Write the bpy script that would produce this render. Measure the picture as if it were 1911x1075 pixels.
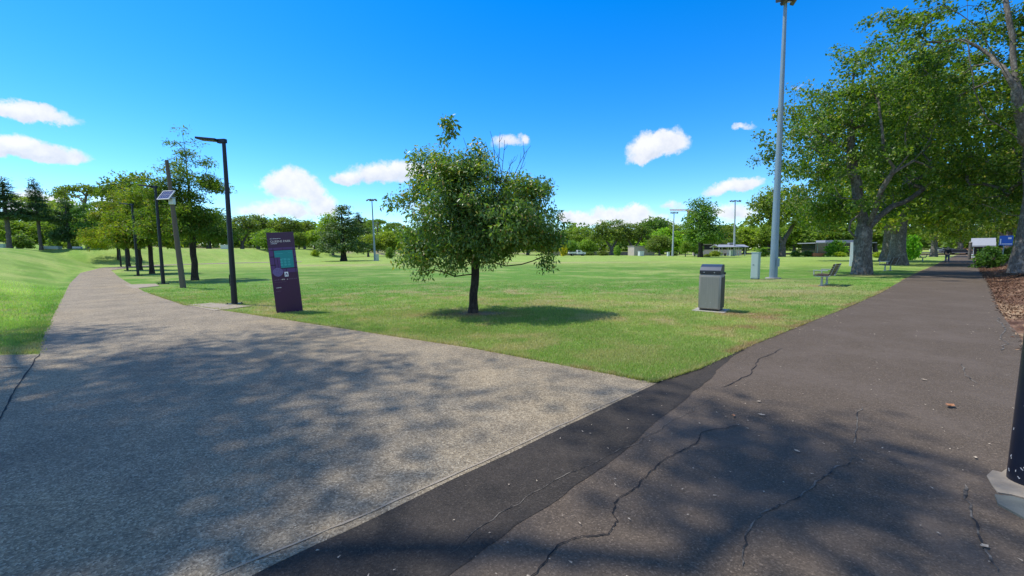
import bpy, bmesh, math, random
import numpy as np
from mathutils import Vector, Matrix

# ------------------------------------------------------------------ scene, camera, light
sc = bpy.context.scene
for o in list(bpy.data.objects):
    bpy.data.objects.remove(o)
COL = sc.collection
R = math.radians
FPX, PITCH, ROLL, EYE = 760.0, R(5.19), R(0.3), 1.6      # lens in photo pixels (1911 wide), camera height in metres

cam_d = bpy.data.cameras.new('camera')
cam_d.sensor_width = 36.0
cam_d.lens = 36.0 * FPX / 1911.0
cam_d.clip_start, cam_d.clip_end = 0.05, 6000
cam = bpy.data.objects.new('camera', cam_d)
COL.objects.link(cam)
_F = Vector((0, math.cos(PITCH), -math.sin(PITCH)))
_U = Vector((0, math.sin(PITCH), math.cos(PITCH)))
_Rt = Vector((1, 0, 0))
_cx = _Rt * math.cos(ROLL) - _U * math.sin(ROLL)
_cy = _Rt * math.sin(ROLL) + _U * math.cos(ROLL)
_m = Matrix.Identity(4)
for i in range(3):
    _m[i][0], _m[i][1], _m[i][2] = _cx[i], _cy[i], -_F[i]
_m[2][3] = EYE
cam.matrix_world = _m
sc.camera = cam

SUN_EL, SUN_AZ = R(62), R(-72)                            # azimuth from +Y towards +X: the sun stands to the left, a little ahead
SUNV = Vector((math.sin(SUN_AZ) * math.cos(SUN_EL), math.cos(SUN_AZ) * math.cos(SUN_EL), math.sin(SUN_EL)))
sun_d = bpy.data.lights.new('sun', 'SUN')
sun_d.energy = 3.35
sun_d.angle = R(0.55)
sun_d.color = (1.0, 0.96, 0.89)
sun = bpy.data.objects.new('sun', sun_d)
COL.objects.link(sun)
sun.rotation_euler = SUNV.to_track_quat('Z', 'Y').to_euler()
sun.location = (-30, 10, 60)

sc.view_settings.view_transform = 'Standard'
sc.view_settings.look = 'None'
sc.view_settings.gamma = 1.0
sc.view_settings.use_curve_mapping = False
sc.view_settings.exposure = 0.66
try:
    sc.cycles.max_bounces = 6
    sc.cycles.diffuse_bounces = 3
    sc.cycles.transmission_bounces = 4
    sc.cycles.use_denoising = True
except Exception:
    pass

# ------------------------------------------------------------------ camera geometry used to find where things stand
def ray(px, py):
    u = (px - 955.5) / FPX
    v = (537.5 - py) / FPX
    c, s = math.cos(ROLL), math.sin(ROLL)
    u2, v2 = u * c + v * s, -u * s + v * c
    return (u2, math.cos(PITCH) + v2 * math.sin(PITCH), -math.sin(PITCH) + v2 * math.cos(PITCH))
def G(px, py, z=0.0):                                     # point of the ground
    d = ray(px, py)
    t = (z - EYE) / d[2]
    return (d[0] * t, d[1] * t)
def P(px, py, Y):                                         # point at depth Y
    d = ray(px, py)
    t = Y / d[1]
    return (d[0] * t, Y, EYE + d[2] * t)

# ------------------------------------------------------------------ node helper
class NT:
    def __init__(s, tree):
        s.t = tree
        s.n, s.l = tree.nodes, tree.links
    def new(s, typ, **kw):
        n = s.n.new(typ)
        for k, v in kw.items():
            setattr(n, k, v)
        return n
    def put(s, sock, v):
        if isinstance(v, bpy.types.NodeSocket):
            s.l.new(v, sock)
        elif v is not None:
            if hasattr(sock.default_value, '__len__') and not hasattr(v, '__len__'):
                v = (v,) * len(sock.default_value)
            if hasattr(sock.default_value, '__len__') and len(sock.default_value) == 4 and len(v) == 3:
                v = (*v, 1.0)
            sock.default_value = v
    def math(s, op, a, b=None, c=None, clamp=False):
        n = s.new('ShaderNodeMath', operation=op, use_clamp=clamp)
        s.put(n.inputs[0], a)
        if b is not None: s.put(n.inputs[1], b)
        if c is not None: s.put(n.inputs[2], c)
        return n.outputs[0]
    def dot(s, a, b):
        n = s.new('ShaderNodeVectorMath', operation='DOT_PRODUCT')
        s.put(n.inputs[0], a); s.put(n.inputs[1], b)
        return n.outputs['Value']
    def vmath(s, op, a, b):
        n = s.new('ShaderNodeVectorMath', operation=op)
        s.put(n.inputs[0], a); s.put(n.inputs[1], b)
        return n.outputs[0]
    def noise(s, scale, detail=4, rough=0.55, vec=None, dist=0.0, out='Fac'):
        n = s.new('ShaderNodeTexNoise')
        n.inputs['Scale'].default_value = scale
        n.inputs['Detail'].default_value = detail
        n.inputs['Roughness'].default_value = rough
        n.inputs['Distortion'].default_value = dist
        if vec is not None: s.l.new(vec, n.inputs['Vector'])
        return n.outputs[out]
    def smooth(s, v, a, b, lo=0.0, hi=1.0):
        n = s.new('ShaderNodeMapRange', interpolation_type='SMOOTHSTEP')
        s.put(n.inputs[0], v)
        for i, x in enumerate((a, b, lo, hi)): s.put(n.inputs[i + 1], x)
        return n.outputs[0]
    def ramp(s, v, stops):
        n = s.new('ShaderNodeValToRGB')
        s.put(n.inputs[0], v)
        e = n.color_ramp.elements
        while len(e) < len(stops): e.new(0.5)
        for el, (p, c) in zip(e, stops):
            el.position = p
            el.color = (*c, 1) if len(c) == 3 else c
        return n.outputs[0]
    def mix(s, f, a, b, blend='MIX'):
        n = s.new('ShaderNodeMix', data_type='RGBA', blend_type=blend)
        s.put(n.inputs[0], f); s.put(n.inputs[6], a); s.put(n.inputs[7], b)
        return n.outputs[2]
    def bump(s, h, strength=0.5, dist=0.01):
        n = s.new('ShaderNodeBump')
        n.inputs['Strength'].default_value = strength
        n.inputs['Distance'].default_value = dist
        s.l.new(h, n.inputs['Height'])
        return n.outputs[0]

# ------------------------------------------------------------------ sky with fair-weather clouds
world = bpy.data.worlds.new('World')
sc.world = world
world.use_nodes = True
w = NT(world.node_tree)
w.n.clear()
sky = w.new('ShaderNodeTexSky', sky_type='NISHITA')
sky.sun_disc = False
sky.sun_elevation = SUN_EL
sky.sun_rotation = SUN_AZ
sky.altitude = 600
sky.air_density = 1.0
sky.dust_density = 0.25
sky.ozone_density = 2.5
hs = w.new('ShaderNodeHueSaturation')
hs.inputs['Saturation'].default_value = 1.46
hs.inputs['Value'].default_value = 1.0
w.l.new(sky.outputs[0], hs.inputs['Color'])
skyc = w.mix(1.0, hs.outputs[0], (0.80, 0.93, 1.09), 'MULTIPLY')
tc = w.new('ShaderNodeTexCoord')
dirv = tc.outputs['Generated']
wob = w.noise(8.0, 6, 0.66, dirv, out='Color')
wob = w.vmath('SUBTRACT', wob, (0.5, 0.5, 0.5))
wob2 = w.new('ShaderNodeVectorMath', operation='SCALE')
w.l.new(wob, wob2.inputs[0]); wob2.inputs['Scale'].default_value = 0.075
dw = w.vmath('ADD', dirv, wob2.outputs[0])
CLOUDS = [  # centre pixel, half sizes in pixels, weight
    (50, 212, 80, 26, 1.0), (75, 282, 95, 30, 1.0), (10, 278, 60, 20, .9),
    (552, 362, 66, 52, 1.0), (535, 398, 70, 26, 1.0), (600, 390, 48, 32, .9), (508, 352, 34, 26, .9),
    (705, 330, 76, 34, 1.0), (760, 322, 60, 30, 1.0), (655, 335, 40, 20, .9),
    (1226, 278, 68, 34, 1.1), (1205, 287, 44, 26, .9), (948, 268, 36, 16, .7), (978, 262, 14, 12, .6),
    (1160, 398, 75, 22, 1.0), (1085, 412, 60, 20, .95), (1195, 415, 120, 18, .85), (1255, 385, 34, 14, .6),
    (1380, 352, 46, 22, 1.05), (1345, 360, 44, 14, .6), (1370, 395, 60, 22, .7), (1382, 237, 22, 9, .5),
    (85, 385, 60, 34, .95), (230, 395, 110, 34, .8), (1478, 165, 20, 8, .35), (470, 400, 30, 16, .5), (850, 395, 120, 24, .8),
    (-300, 250, 150, 40, 1.0), (-700, 330, 260, 50, 1.0), (2150, 300, 160, 45, 1.0), (2600, 350, 260, 50, 1.0)]
BACK = [(72 + 9.4 * k, 9 + (k * 37) % 46, 120 + (k * 53) % 130, 60 + (k * 29) % 60) for k in range(24)]   # larger unseen clouds added behind the camera to whiten the blue fill light
dens = None
hgt = None
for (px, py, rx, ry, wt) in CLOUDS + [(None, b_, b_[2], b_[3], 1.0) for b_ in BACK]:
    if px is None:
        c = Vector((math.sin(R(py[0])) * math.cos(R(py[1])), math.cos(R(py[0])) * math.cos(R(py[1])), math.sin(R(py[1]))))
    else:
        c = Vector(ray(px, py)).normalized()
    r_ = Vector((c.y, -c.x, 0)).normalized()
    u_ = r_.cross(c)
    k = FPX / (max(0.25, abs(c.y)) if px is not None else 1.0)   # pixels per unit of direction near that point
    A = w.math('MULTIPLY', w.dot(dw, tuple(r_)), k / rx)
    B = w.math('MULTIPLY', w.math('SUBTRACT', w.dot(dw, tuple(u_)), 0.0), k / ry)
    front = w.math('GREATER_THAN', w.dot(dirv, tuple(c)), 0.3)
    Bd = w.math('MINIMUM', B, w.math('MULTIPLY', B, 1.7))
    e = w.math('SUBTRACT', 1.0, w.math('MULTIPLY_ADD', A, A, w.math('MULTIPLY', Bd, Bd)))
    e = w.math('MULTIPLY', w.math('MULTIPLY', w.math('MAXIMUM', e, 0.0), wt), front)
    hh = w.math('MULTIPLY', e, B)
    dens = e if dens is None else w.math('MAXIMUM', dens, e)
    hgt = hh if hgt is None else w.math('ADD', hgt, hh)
fb = w.noise(19.0, 8, 0.66, dirv)
fb2 = w.noise(34.0, 5, 0.6, dirv)
dd = w.math('ADD', dens, w.math('MULTIPLY', w.math('SUBTRACT', fb, 0.5), 1.6))
gate = w.smooth(dens, 0.0, 0.12)
mask = w.math('MULTIPLY', w.smooth(dd, 0.12, 0.72), gate)
shade = w.math('ADD', w.math('MULTIPLY', hgt, 0.55), w.math('MULTIPLY_ADD', fb2, 1.3, -0.15))
ccol = w.ramp(shade, [(0.15, (3.0, 3.25, 3.7)), (0.5, (3.75, 3.85, 4.1)), (0.85, (4.35, 4.35, 4.4))])
fin = w.mix(w.math('MULTIPLY', mask, 0.94), skyc, ccol)
bg = w.new('ShaderNodeBackground')
w.l.new(fin, bg.inputs[0])
bg.inputs[1].default_value = 0.15
wo = w.new('ShaderNodeOutputWorld')
w.l.new(bg.outputs[0], wo.inputs[0])

# ------------------------------------------------------------------ materials
MATS = {}
def mat(name):
    m = bpy.data.materials.new(name)
    m.use_nodes = True
    t = NT(m.node_tree)
    t.n.clear()
    o = t.new('ShaderNodeOutputMaterial')
    MATS[name] = m
    return m, t, o
def pbsdf(t, color, rough=0.8, metal=0.0, normal=None, spec=0.4):
    b = t.new('ShaderNodeBsdfPrincipled')
    t.put(b.inputs['Base Color'], color)
    t.put(b.inputs['Roughness'], rough)
    t.put(b.inputs['Metallic'], metal)
    b.inputs['Specular IOR Level'].default_value = spec
    if normal is not None: t.l.new(normal, b.inputs['Normal'])
    return b
def simple(name, color, rough=0.6, metal=0.0, var=0.25, scale=6.0, bump=0.0, spec=0.4, streak=None):
    m, t, o = mat(name)
    tcn = t.new('ShaderNodeTexCoord').outputs['Object']
    v = tcn
    if streak:
        mp = t.new('ShaderNodeMapping')
        mp.inputs['Scale'].default_value = streak
        t.l.new(tcn, mp.inputs[0]); v = mp.outputs[0]
    n = t.noise(scale, 5, 0.6, v)
    c = t.mix(n, tuple(x * (1 - var) for x in color), tuple(min(1, x * (1 + var)) for x in color))
    nor = t.bump(t.noise(scale * 6, 4, 0.6, v), bump, 0.01) if bump else None
    b = pbsdf(t, c, rough, metal, nor, spec)
    t.l.new(b.outputs[0], o.inputs[0])
    return m

def grass_material(name, fine):
    m, t, o = mat(name)
    a = t.new('ShaderNodeAttribute', attribute_name='turf')
    pos = t.new('ShaderNodeNewGeometry').outputs['Position']
    if fine:
        n1 = t.noise(38.0, 5, 0.75, pos)
        n2 = t.math('ADD', t.math('MULTIPLY', t.noise(5.0, 4, 0.6, pos), .5), t.math('MULTIPLY', t.noise(.9, 5, .7, pos), .5))
        f = t.math('ADD', t.math('MULTIPLY', n1, 0.95), t.math('MULTIPLY', n2, 0.5))
        f = t.smooth(f, 0.45, 1.0, 0.48, 1.55)
        c = t.mix(1.0, a.outputs['Color'], f, 'MULTIPLY')
        nor = t.bump(n1, 0.9, 0.03)
        b = pbsdf(t, c, 0.95, 0, nor, 0.15)
        t.l.new(b.outputs[0], o.inputs[0])
    else:
        b = pbsdf(t, a.outputs['Color'], 0.6, 0, None, 0.25)
        tr = t.new('ShaderNodeBsdfTranslucent')
        t.l.new(t.mix(1.0, a.outputs['Color'], (1.1, 1.25, 0.6), 'MULTIPLY'), tr.inputs[0])
        mx = t.new('ShaderNodeMixShader'); mx.inputs[0].default_value = 0.35
        t.l.new(b.outputs[0], mx.inputs[1]); t.l.new(tr.outputs[0], mx.inputs[2])
        t.l.new(mx.outputs[0], o.inputs[0])
    return m
grass_material('turf_ground', True)
grass_material('turf_blades', False)

def leaf_material(name, stops, trans=0.35, gloss=0.45, rough=0.45):
    m, t, o = mat(name)
    rnd = t.new('ShaderNodeNewGeometry').outputs['Random Per Island']
    ob = t.new('ShaderNodeObjectInfo').outputs['Color']
    pos = t.new('ShaderNodeTexCoord').outputs['Object']
    big = t.noise(0.55, 3, 0.5, pos)
    c = t.ramp(rnd, stops)
    c = t.mix(t.smooth(big, 0.32, 0.62, 0.0, 0.7), c, t.mix(1.0, c, (1.5, 1.28, 0.8), 'MULTIPLY'))
    c = t.mix(1.0, c, ob, 'MULTIPLY')
    b = pbsdf(t, c, rough, 0, None, gloss)
    tr = t.new('ShaderNodeBsdfTranslucent')
    t.l.new(t.mix(1.0, c, (1.5, 1.7, 0.6), 'MULTIPLY'), tr.inputs[0])
    mx = t.new('ShaderNodeMixShader'); mx.inputs[0].default_value = trans
    t.l.new(b.outputs[0], mx.inputs[1]); t.l.new(tr.outputs[0], mx.inputs[2])
    t.l.new(mx.outputs[0], o.inputs[0])
    return m
leaf_material('leaf_glossy', [(0, (.055, .115, .024)), (.5, (.10, .19, .04)), (.86, (.16, .25, .05)), (.96, (.33, .32, .06)), (1, (.22, .11, .05))], .38, .55, .4)
leaf_material('leaf_plane', [(0, (.04, .08, .015)), (.5, (.08, .135, .022)), (.9, (.14, .195, .033)), (1, (.22, .19, .05))], .45, .4, .45)
leaf_material('leaf_far', [(0, (.09, .145, .035)), (.6, (.14, .205, .045)), (1, (.20, .26, .065))], .42, .25, .6)
leaf_material('leaf_conifer', [(0, (.045, .085, .035)), (.6, (.075, .125, .05)), (1, (.105, .16, .06))], .25, .25, .6)
leaf_material('leaf_cypress', [(0, (.065, .11, .02)), (.6, (.12, .17, .03)), (.9, (.18, .21, .04)), (1, (.22, .14, .045))], .45, .25, .6)

def bark_material(name, a, b_, c_, sc_=1.0):
    m, t, o = mat(name)
    pos = t.new('ShaderNodeTexCoord').outputs['Object']
    mp = t.new('ShaderNodeMapping'); mp.inputs['Scale'].default_value = (1, 1, 0.4)
    t.l.new(pos, mp.inputs[0])
    n = t.noise(9 * sc_, 6, 0.65, mp.outputs[0], 0.6)
    n2 = t.noise(2.2 * sc_, 4, 0.6, pos)
    c = t.ramp(n, [(0.3, a), (0.55, b_), (0.75, c_)])
    c = t.mix(t.smooth(n2, .5, .66, 0, .6), c, c_)
    b = pbsdf(t, c, 0.9, 0, t.bump(n, 0.9, 0.05), 0.2)
    t.l.new(b.outputs[0], o.inputs[0])
bark_material('bark_dark', (.022, .017, .013), (.05, .04, .032), (.085, .072, .058), 2.0)
bark_material('bark_plane', (.06, .05, .042), (.14, .125, .105), (.30, .28, .24), 1.7)
bark_material('bark_grey', (.07, .06, .05), (.13, .115, .10), (.2, .18, .16), 1.0)

# exposed aggregate concrete
m, t, o = mat('aggregate')
pos = t.new('ShaderNodeNewGeometry').outputs['Position']
v1 = t.new('ShaderNodeTexVoronoi'); v1.inputs['Scale'].default_value = 95; t.l.new(pos, v1.inputs['Vector'])
n1 = t.noise(60, 4, 0.7, pos); n2 = t.noise(1.1, 5, 0.6, pos); n3 = t.noise(9, 5, 0.7, pos); n4 = t.noise(0.35, 3, 0.5, pos)
peb = t.ramp(t.new('ShaderNodeSeparateColor').outputs[0], [(0, (0, 0, 0)), (1, (1, 1, 1))])
sepn = t.n[-1] if False else None
sep = t.new('ShaderNodeSeparateColor'); t.l.new(v1.outputs['Color'], sep.inputs[0])
peb = t.ramp(sep.outputs[0], [(0.0, (.09, .068, .043)), (.35, (.22, .172, .107)), (.7, (.34, .272, .172)), (1.0, (.53, .44, .295))])
c = t.mix(t.smooth(n1, .35, .65, .1, .68), peb, (.235, .183, .112))
stain = t.math('ADD', t.math('MULTIPLY', n2, .7), t.math('MULTIPLY', n3, .5))
c = t.mix(t.smooth(stain, .48, .78, 0, .62), c, t.mix(1.0, c, (.48, .49, .52), 'MULTIPLY'))
c = t.mix(t.smooth(n4, .5, .62, 0, .35), c, t.mix(1.0, c, (1.25, 1.18, 1.02), 'MULTIPLY'))
b = pbsdf(t, c, .85, 0, t.bump(t.math('ADD', v1.outputs['Distance'], t.math('MULTIPLY', n1, .6)), .55, .008), .3)
t.l.new(b.outputs[0], o.inputs[0])

def asphalt(name, k, tint, dust):
    m, t, o = mat(name)
    pos = t.new('ShaderNodeNewGeometry').outputs['Position']
    v = t.new('ShaderNodeTexVoronoi'); v.inputs['Scale'].default_value = 120; t.l.new(pos, v.inputs['Vector'])
    sp = t.new('ShaderNodeSeparateColor'); t.l.new(v.outputs['Color'], sp.inputs[0])
    n1 = t.noise(80, 4, .7, pos); n2 = t.noise(.9, 5, .6, pos, .4); n3 = t.noise(6, 5, .7, pos)
    c = t.ramp(sp.outputs[0], [(0, tuple(.6 * k * x for x in tint)), (.6, tuple(k * x for x in tint)), (.93, tuple(1.35 * k * x for x in tint)), (1, tuple(2.0 * k * x for x in tint))])
    c = t.mix(t.smooth(n1, .35, .7, 0, .5), c, tuple(k * .8 * x for x in tint))
    f = t.math('ADD', t.math('MULTIPLY', n2, .75), t.math('MULTIPLY', n3, .35))
    c = t.mix(t.smooth(f, .45, .78, 0, dust), c, (.135, .105, .08))
    b = pbsdf(t, c, .9, 0, t.bump(t.math('ADD', v.outputs['Distance'], n1), .5, .006), .15)
    t.l.new(b.outputs[0], o.inputs[0])
asphalt('asphalt', .076, (1.38, 1.05, .74), .65)
asphalt('asphalt_new', .036, (1.22, 1.03, .82), .25)
asphalt('road_asphalt', .05, (1, 1, 1), .1)

m, t, o = mat('crack'); b = pbsdf(t, (.014, .012, .011), .95); t.l.new(b.outputs[0], o.inputs[0])
m, t, o = mat('crack_dusty')
pos = t.new('ShaderNodeNewGeometry').outputs['Position']
c = t.ramp(t.noise(7, 4, .7, pos), [(.42, (.02, .018, .016)), (.6, (.2, .17, .13))])
b = pbsdf(t, c, .95); t.l.new(b.outputs[0], o.inputs[0])

simple('concrete', (.34, .31, .27), .9, 0, .3, 5, .3)
simple('concrete_pale', (.29, .235, .165), .9, 0, .45, 7, .3)
simple('slab_blue', (.11, .115, .095), .8, 0, .45, 8, .2)
simple('black_paint', (.008, .009, .013), .42, 0, .2, 8)
simple('navy_paint', (.006, .009, .02), .35, 0, .2, 8)
simple('scuff', (.45, .45, .45), .7, 0, .2, 8)
simple('lamp_glass', (.19, .16, .13), .3, 0, .1, 8)
simple('galvanised', (.22, .29, .33), .5, .35, .18, 7, streak=(1, 1, .15))
simple('galv_far', (.42, .46, .48), .5, .2, .1, 3)
simple('cabinet_green', (.36, .44, .40), .55, 0, .08, 3)
simple('cabinet_white', (.62, .64, .62), .55, 0, .08, 3)
simple('timber_pole', (.13, .105, .08), .9, 0, .4, 6, .5, streak=(1, 1, .06))
simple('solar_cell', (.012, .03, .13), .18, .1, .15, 4, spec=.6)
simple('white_metal', (.62, .63, .64), .4, .1, .08, 4)
simple('bin_steel', (.30, .28, .235), .5, .35, .22, 9, streak=(6, 6, .25))
simple('bin_dark', (.035, .036, .04), .55, .2, .25, 9)
simple('bin_lid', (.03, .045, .075), .4, .1, .2, 6)
simple('bolt_metal', (.45, .45, .45), .35, .7, .1, 6)
simple('bench_timber', (.06, .034, .024), .65, 0, .4, 5, .2, streak=(.3, 5, 5))
simple('bench_metal', (.38, .40, .40), .45, .4, .15, 6)
simple('sign_face', (.048, .008, .048), .3, 0, .1, 3)
simple('sign_edge', (.42, .26, .46), .4, 0, .1, 3)
simple('sign_purple', (.095, .036, .155), .35, 0, .12, 6)
simple('sign_teal', (.01, .27, .27), .35, 0, .1, 6)
simple('sign_teal_pale', (.04, .38, .38), .35, 0, .1, 6)
simple('sign_lilac', (.17, .135, .32), .35, 0, .25, 30)
simple('sign_line', (.016, .006, .026), .4, 0, .1, 6)
simple('sign_white', (.85, .85, .86), .4, 0, .05, 6)
simple('sign_text', (.8, .72, .66), .4, 0, .05, 6)
simple('sign_dim', (.16, .10, .16), .4, 0, .1, 6)
simple('sign_blue', (.02, .13, .55), .4, 0, .1, 6)
simple('brick_pale', (.46, .40, .34), .9, 0, .2, 2)
simple('roof_grey', (.30, .31, .33), .6, .1, .1, 1)
simple('wall_white', (.72, .72, .70), .7, 0, .06, 1)
simple('wall_pink', (.5, .4, .37), .8, 0, .15, .6)
simple('dark_void', (.012, .012, .014), .6, 0, .1, 2)
simple('glass_dark', (.02, .025, .03), .1, 0, .1, 2, spec=.7)
simple('car_white', (.7, .7, .7), .3, 0, .03, 2)
simple('car_grey', (.2, .21, .22), .3, .3, .03, 2)
simple('tyre', (.015, .015, .015), .9, 0, .1, 5)
simple('orange_paint', (.62, .21, .08), .6, 0, .15, 3)
simple('crane_paint', (.55, .33, .2), .6, 0, .1, .3)
simple('dry_leaf', (.33, .15, .065), .7, 0, .4, 30)
m, t, o = mat('mulch_bits')
c = t.ramp(t.new('ShaderNodeNewGeometry').outputs['Random Per Island'], [(0, (.04, .022, .014)), (.5, (.12, .06, .034)), (.85, (.22, .115, .06)), (1, (.36, .25, .15))])
b = pbsdf(t, c, .9, 0, None, .15); t.l.new(b.outputs[0], o.inputs[0])
simple('pale_leaf', (.42, .34, .24), .8, 0, .3, 30)
simple('chip', (.5, .47, .42), .8, 0, .3, 30)
simple('earth', (.17, .09, .055), .95, 0, .4, 6, .6)
simple('cloth_dark', (.02, .022, .03), .9, 0, .2, 9)
simple('denim', (.05, .075, .13), .9, 0, .2, 9)
simple('skin', (.42, .25, .18), .6, 0, .1, 9)
simple('cloth_grey', (.33, .32, .31), .9, 0, .1, 9)
simple('red_paint', (.4, .06, .04), .5, 0, .1, 3)

# ------------------------------------------------------------------ mesh + tagging helpers
def link(o, parent=None):
    COL.objects.link(o)
    if parent is not None: o.parent = parent
    return o
def tag(o, label=None, cat=None, group=None, kind=None):
    if label: o['label'] = label
    if cat: o['category'] = cat
    if group: o['group'] = group
    if kind: o['kind'] = kind
    return o
def empty(name, loc, rz=0.0, label=None, cat=None, group=None):
    o = bpy.data.objects.new(name, None)
    o.empty_display_size = 0.2
    o.location = loc
    o.rotation_euler = (0, 0, rz)
    link(o)
    return tag(o, label, cat, group)
def np_mesh(name, V, T, smooth=False, attr=None):
    """V (n,3); T (m,3) or (m,4)"""
    V = np.ascontiguousarray(V, dtype=np.float32); T = np.ascontiguousarray(T, dtype=np.int32)
    me = bpy.data.meshes.new(name)
    k = T.shape[1]
    me.vertices.add(len(V)); me.vertices.foreach_set('co', V.ravel())
    me.loops.add(T.size); me.loops.foreach_set('vertex_index', T.ravel())
    me.polygons.add(len(T)); me.polygons.foreach_set('loop_start', np.arange(0, T.size, k, dtype=np.int32))
    if smooth: me.polygons.foreach_set('use_smooth', np.ones(len(T), dtype=bool))
    if attr is not None:
        a = me.attributes.new('turf', 'FLOAT_COLOR', 'POINT')
        a.data.foreach_set('color', np.ascontiguousarray(np.c_[attr, np.ones(len(attr))], dtype=np.float32).ravel())
    me.update(calc_edges=True)
    return me
def np_obj(name, V, T, material, parent=None, smooth=False, attr=None):
    me = np_mesh(name, V, T, smooth, attr)
    me.materials.append(MATS[material])
    return link(bpy.data.objects.new(name, me), parent)
class MB:
    def __init__(s): s.b = bmesh.new()
    def box(s, c, size, rot=None, bevel=0.0):
        m4 = Matrix.Translation(c) @ (rot.to_4x4() if rot is not None else Matrix.Identity(4)) @ Matrix.Diagonal((*size, 1))
        r = bmesh.ops.create_cube(s.b, size=1.0, matrix=m4)
        if bevel:
            es = list({e for v in r['verts'] for e in v.link_edges})
            bmesh.ops.bevel(s.b, geom=es, offset=bevel, segments=2, affect='EDGES', profile=0.5)
        return s
    def cyl(s, p0, p1, r0, r1=None, n=12, caps=True):
        p0, p1 = Vector(p0), Vector(p1)
        r1 = r0 if r1 is None else r1
        d = p1 - p0
        q = d.to_track_quat('Z', 'Y').to_matrix().to_4x4()
        m4 = Matrix.Translation((p0 + p1) / 2) @ q
        bmesh.ops.create_cone(s.b, cap_ends=caps, segments=n, radius1=r0, radius2=r1, depth=d.length, matrix=m4)
        return s
    def prism(s, poly, axis_len, place):
        """poly: list of 2D points (a,b); place(a,b,t) -> 3D for t in (0, axis_len)"""
        v0 = [s.b.verts.new(place(a, b, 0)) for a, b in poly]
        v1 = [s.b.verts.new(place(a, b, axis_len)) for a, b in poly]
        n = len(poly)
        s.b.faces.new(v0); s.b.faces.new(v1[::-1])
        for i in range(n):
            s.b.faces.new((v0[i], v1[i], v1[(i + 1) % n], v0[(i + 1) % n]))
        return s
    def ball(s, c, r, sub=2, scale=(1, 1, 1)):
        bmesh.ops.create_icosphere(s.b, subdivisions=sub, radius=r, matrix=Matrix.Translation(c) @ Matrix.Diagonal((*scale, 1)))
        return s
    def build(s, name, material, parent=None, smooth=False):
        bmesh.ops.recalc_face_normals(s.b, faces=s.b.faces[:])
        me = bpy.data.meshes.new(name)
        s.b.to_mesh(me); s.b.free()
        if smooth:
            for p in me.polygons: p.use_smooth = True
            me.set_sharp_from_angle(angle=R(40))
        me.materials.append(MATS[material])
        return link(bpy.data.objects.new(name, me), parent)
def dup(root, loc=None, rz=None, scale=None, label=None, color=None):
    r = root.copy(); COL.objects.link(r)
    if loc is not None: r.location = loc
    if rz is not None: r.rotation_euler = (0, 0, rz)
    if scale is not None: r.scale = scale
    if label: r['label'] = label
    if color: r.color = (*color, 1)
    for ch in list(root.children):
        c = ch.copy(); COL.objects.link(c); c.parent = r
        if color: c.color = (*color, 1)
        for g in list(ch.children):
            d = g.copy(); COL.objects.link(d); d.parent = c
    return r

# ------------------------------------------------------------------ value noise for the terrain colours
_ng = np.random.default_rng(11)
_tab = _ng.random((256, 256))
def vnoise(x, y):
    xi, yi = np.floor(x).astype(int), np.floor(y).astype(int)
    fx, fy = x - xi, y - yi
    fx, fy = fx * fx * (3 - 2 * fx), fy * fy * (3 - 2 * fy)
    g = lambda a, b: _tab[a % 256, b % 256]
    return (g(xi, yi) * (1 - fx) + g(xi + 1, yi) * fx) * (1 - fy) + (g(xi, yi + 1) * (1 - fx) + g(xi + 1, yi + 1) * fx) * fy
def fbm(x, y, s, o=4):
    v, a, tot = 0, 1.0, 0
    for i in range(o):
        v = v + a * vnoise(x * s + 17.3 * i, y * s + 9.1 * i); tot += a
        a *= .55; s *= 2.03
    return v / tot
def sst(v, a, b):
    t_ = np.clip((v - a) / (b - a), 0, 1)
    return t_ * t_ * (3 - 2 * t_)

# ------------------------------------------------------------------ paths: edges in metres
CONC_R = [(-9.9, -6.1), (-1.37, 1.81), (1.74, 4.78), (0.70, 5.58), (-0.67, 6.62), (-1.94, 7.40), (-3.69, 8.50), (-5.63, 9.72), (-7.41, 10.82), (-9.98, 12.32), (-15.1, 16.66), (-24.6, 25.55), (-36.9, 37.5), (-42.3, 45.5), (-43.4, 53), (-40.5, 59), (-34, 66)]
CONC_L = [(-20, -6), (-5.2, 2.6), (-5.6, 4.45), (-6.4, 5.25), (-7.57, 6.41), (-8.2, 6.95), (-8.9, 7.6), (-9.6, 8.25), (-10.3, 8.95), (-11.2, 9.8), (-15.5, 13.93), (-23.18, 21.29), (-34.67, 32.71), (-45.2, 45), (-47.2, 54), (-44.2, 62), (-36, 70)]
ASPH_L = [(-13, -9.1), (-1.45, 1.89), (-1.0, 2.26), (-.11, 3.07), (1.71, 4.80), (2.47, 5.34), (3.99, 6.71), (6.27, 8.65), (8.75, 10.73), (13.23, 14.61), (23.72, 24.17), (41.37, 39.83), (73.5, 68.7), (110, 101)]
ASPH_R = [(-7, -9.1), (0.9, -1.1), (2.2, .3), (4.2, 2.6), (7.3, 5.6), (7.81, 6.09), (8.9, 7.0), (10.89, 8.85), (13.6, 11.3), (21.59, 18.38), (32, 27.8), (53.57, 46.86), (84, 75), (121, 109)]
def cinterp(y, pts, fn):
    p = np.array(pts); i = np.argsort(p[:, 1])
    return np.interp(y, p[i, 1], fn(p[i, 0], p[i, 1]))
_cl = [q for q in CONC_L[4:14]]
def s_left(x, y):                                          # metres beyond the concrete path's outer edge
    return (cinterp(y, _cl, lambda a, b: a + b) - (x + y)) / 1.414
def s_right(x, y):                                         # metres beyond the asphalt path's outer edge
    return ((x - y) - cinterp(y, ASPH_R[1:], lambda a, b: a - b)) / 1.414
_cr = CONC_R[2:13]
_al = ASPH_L[4:]
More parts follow.
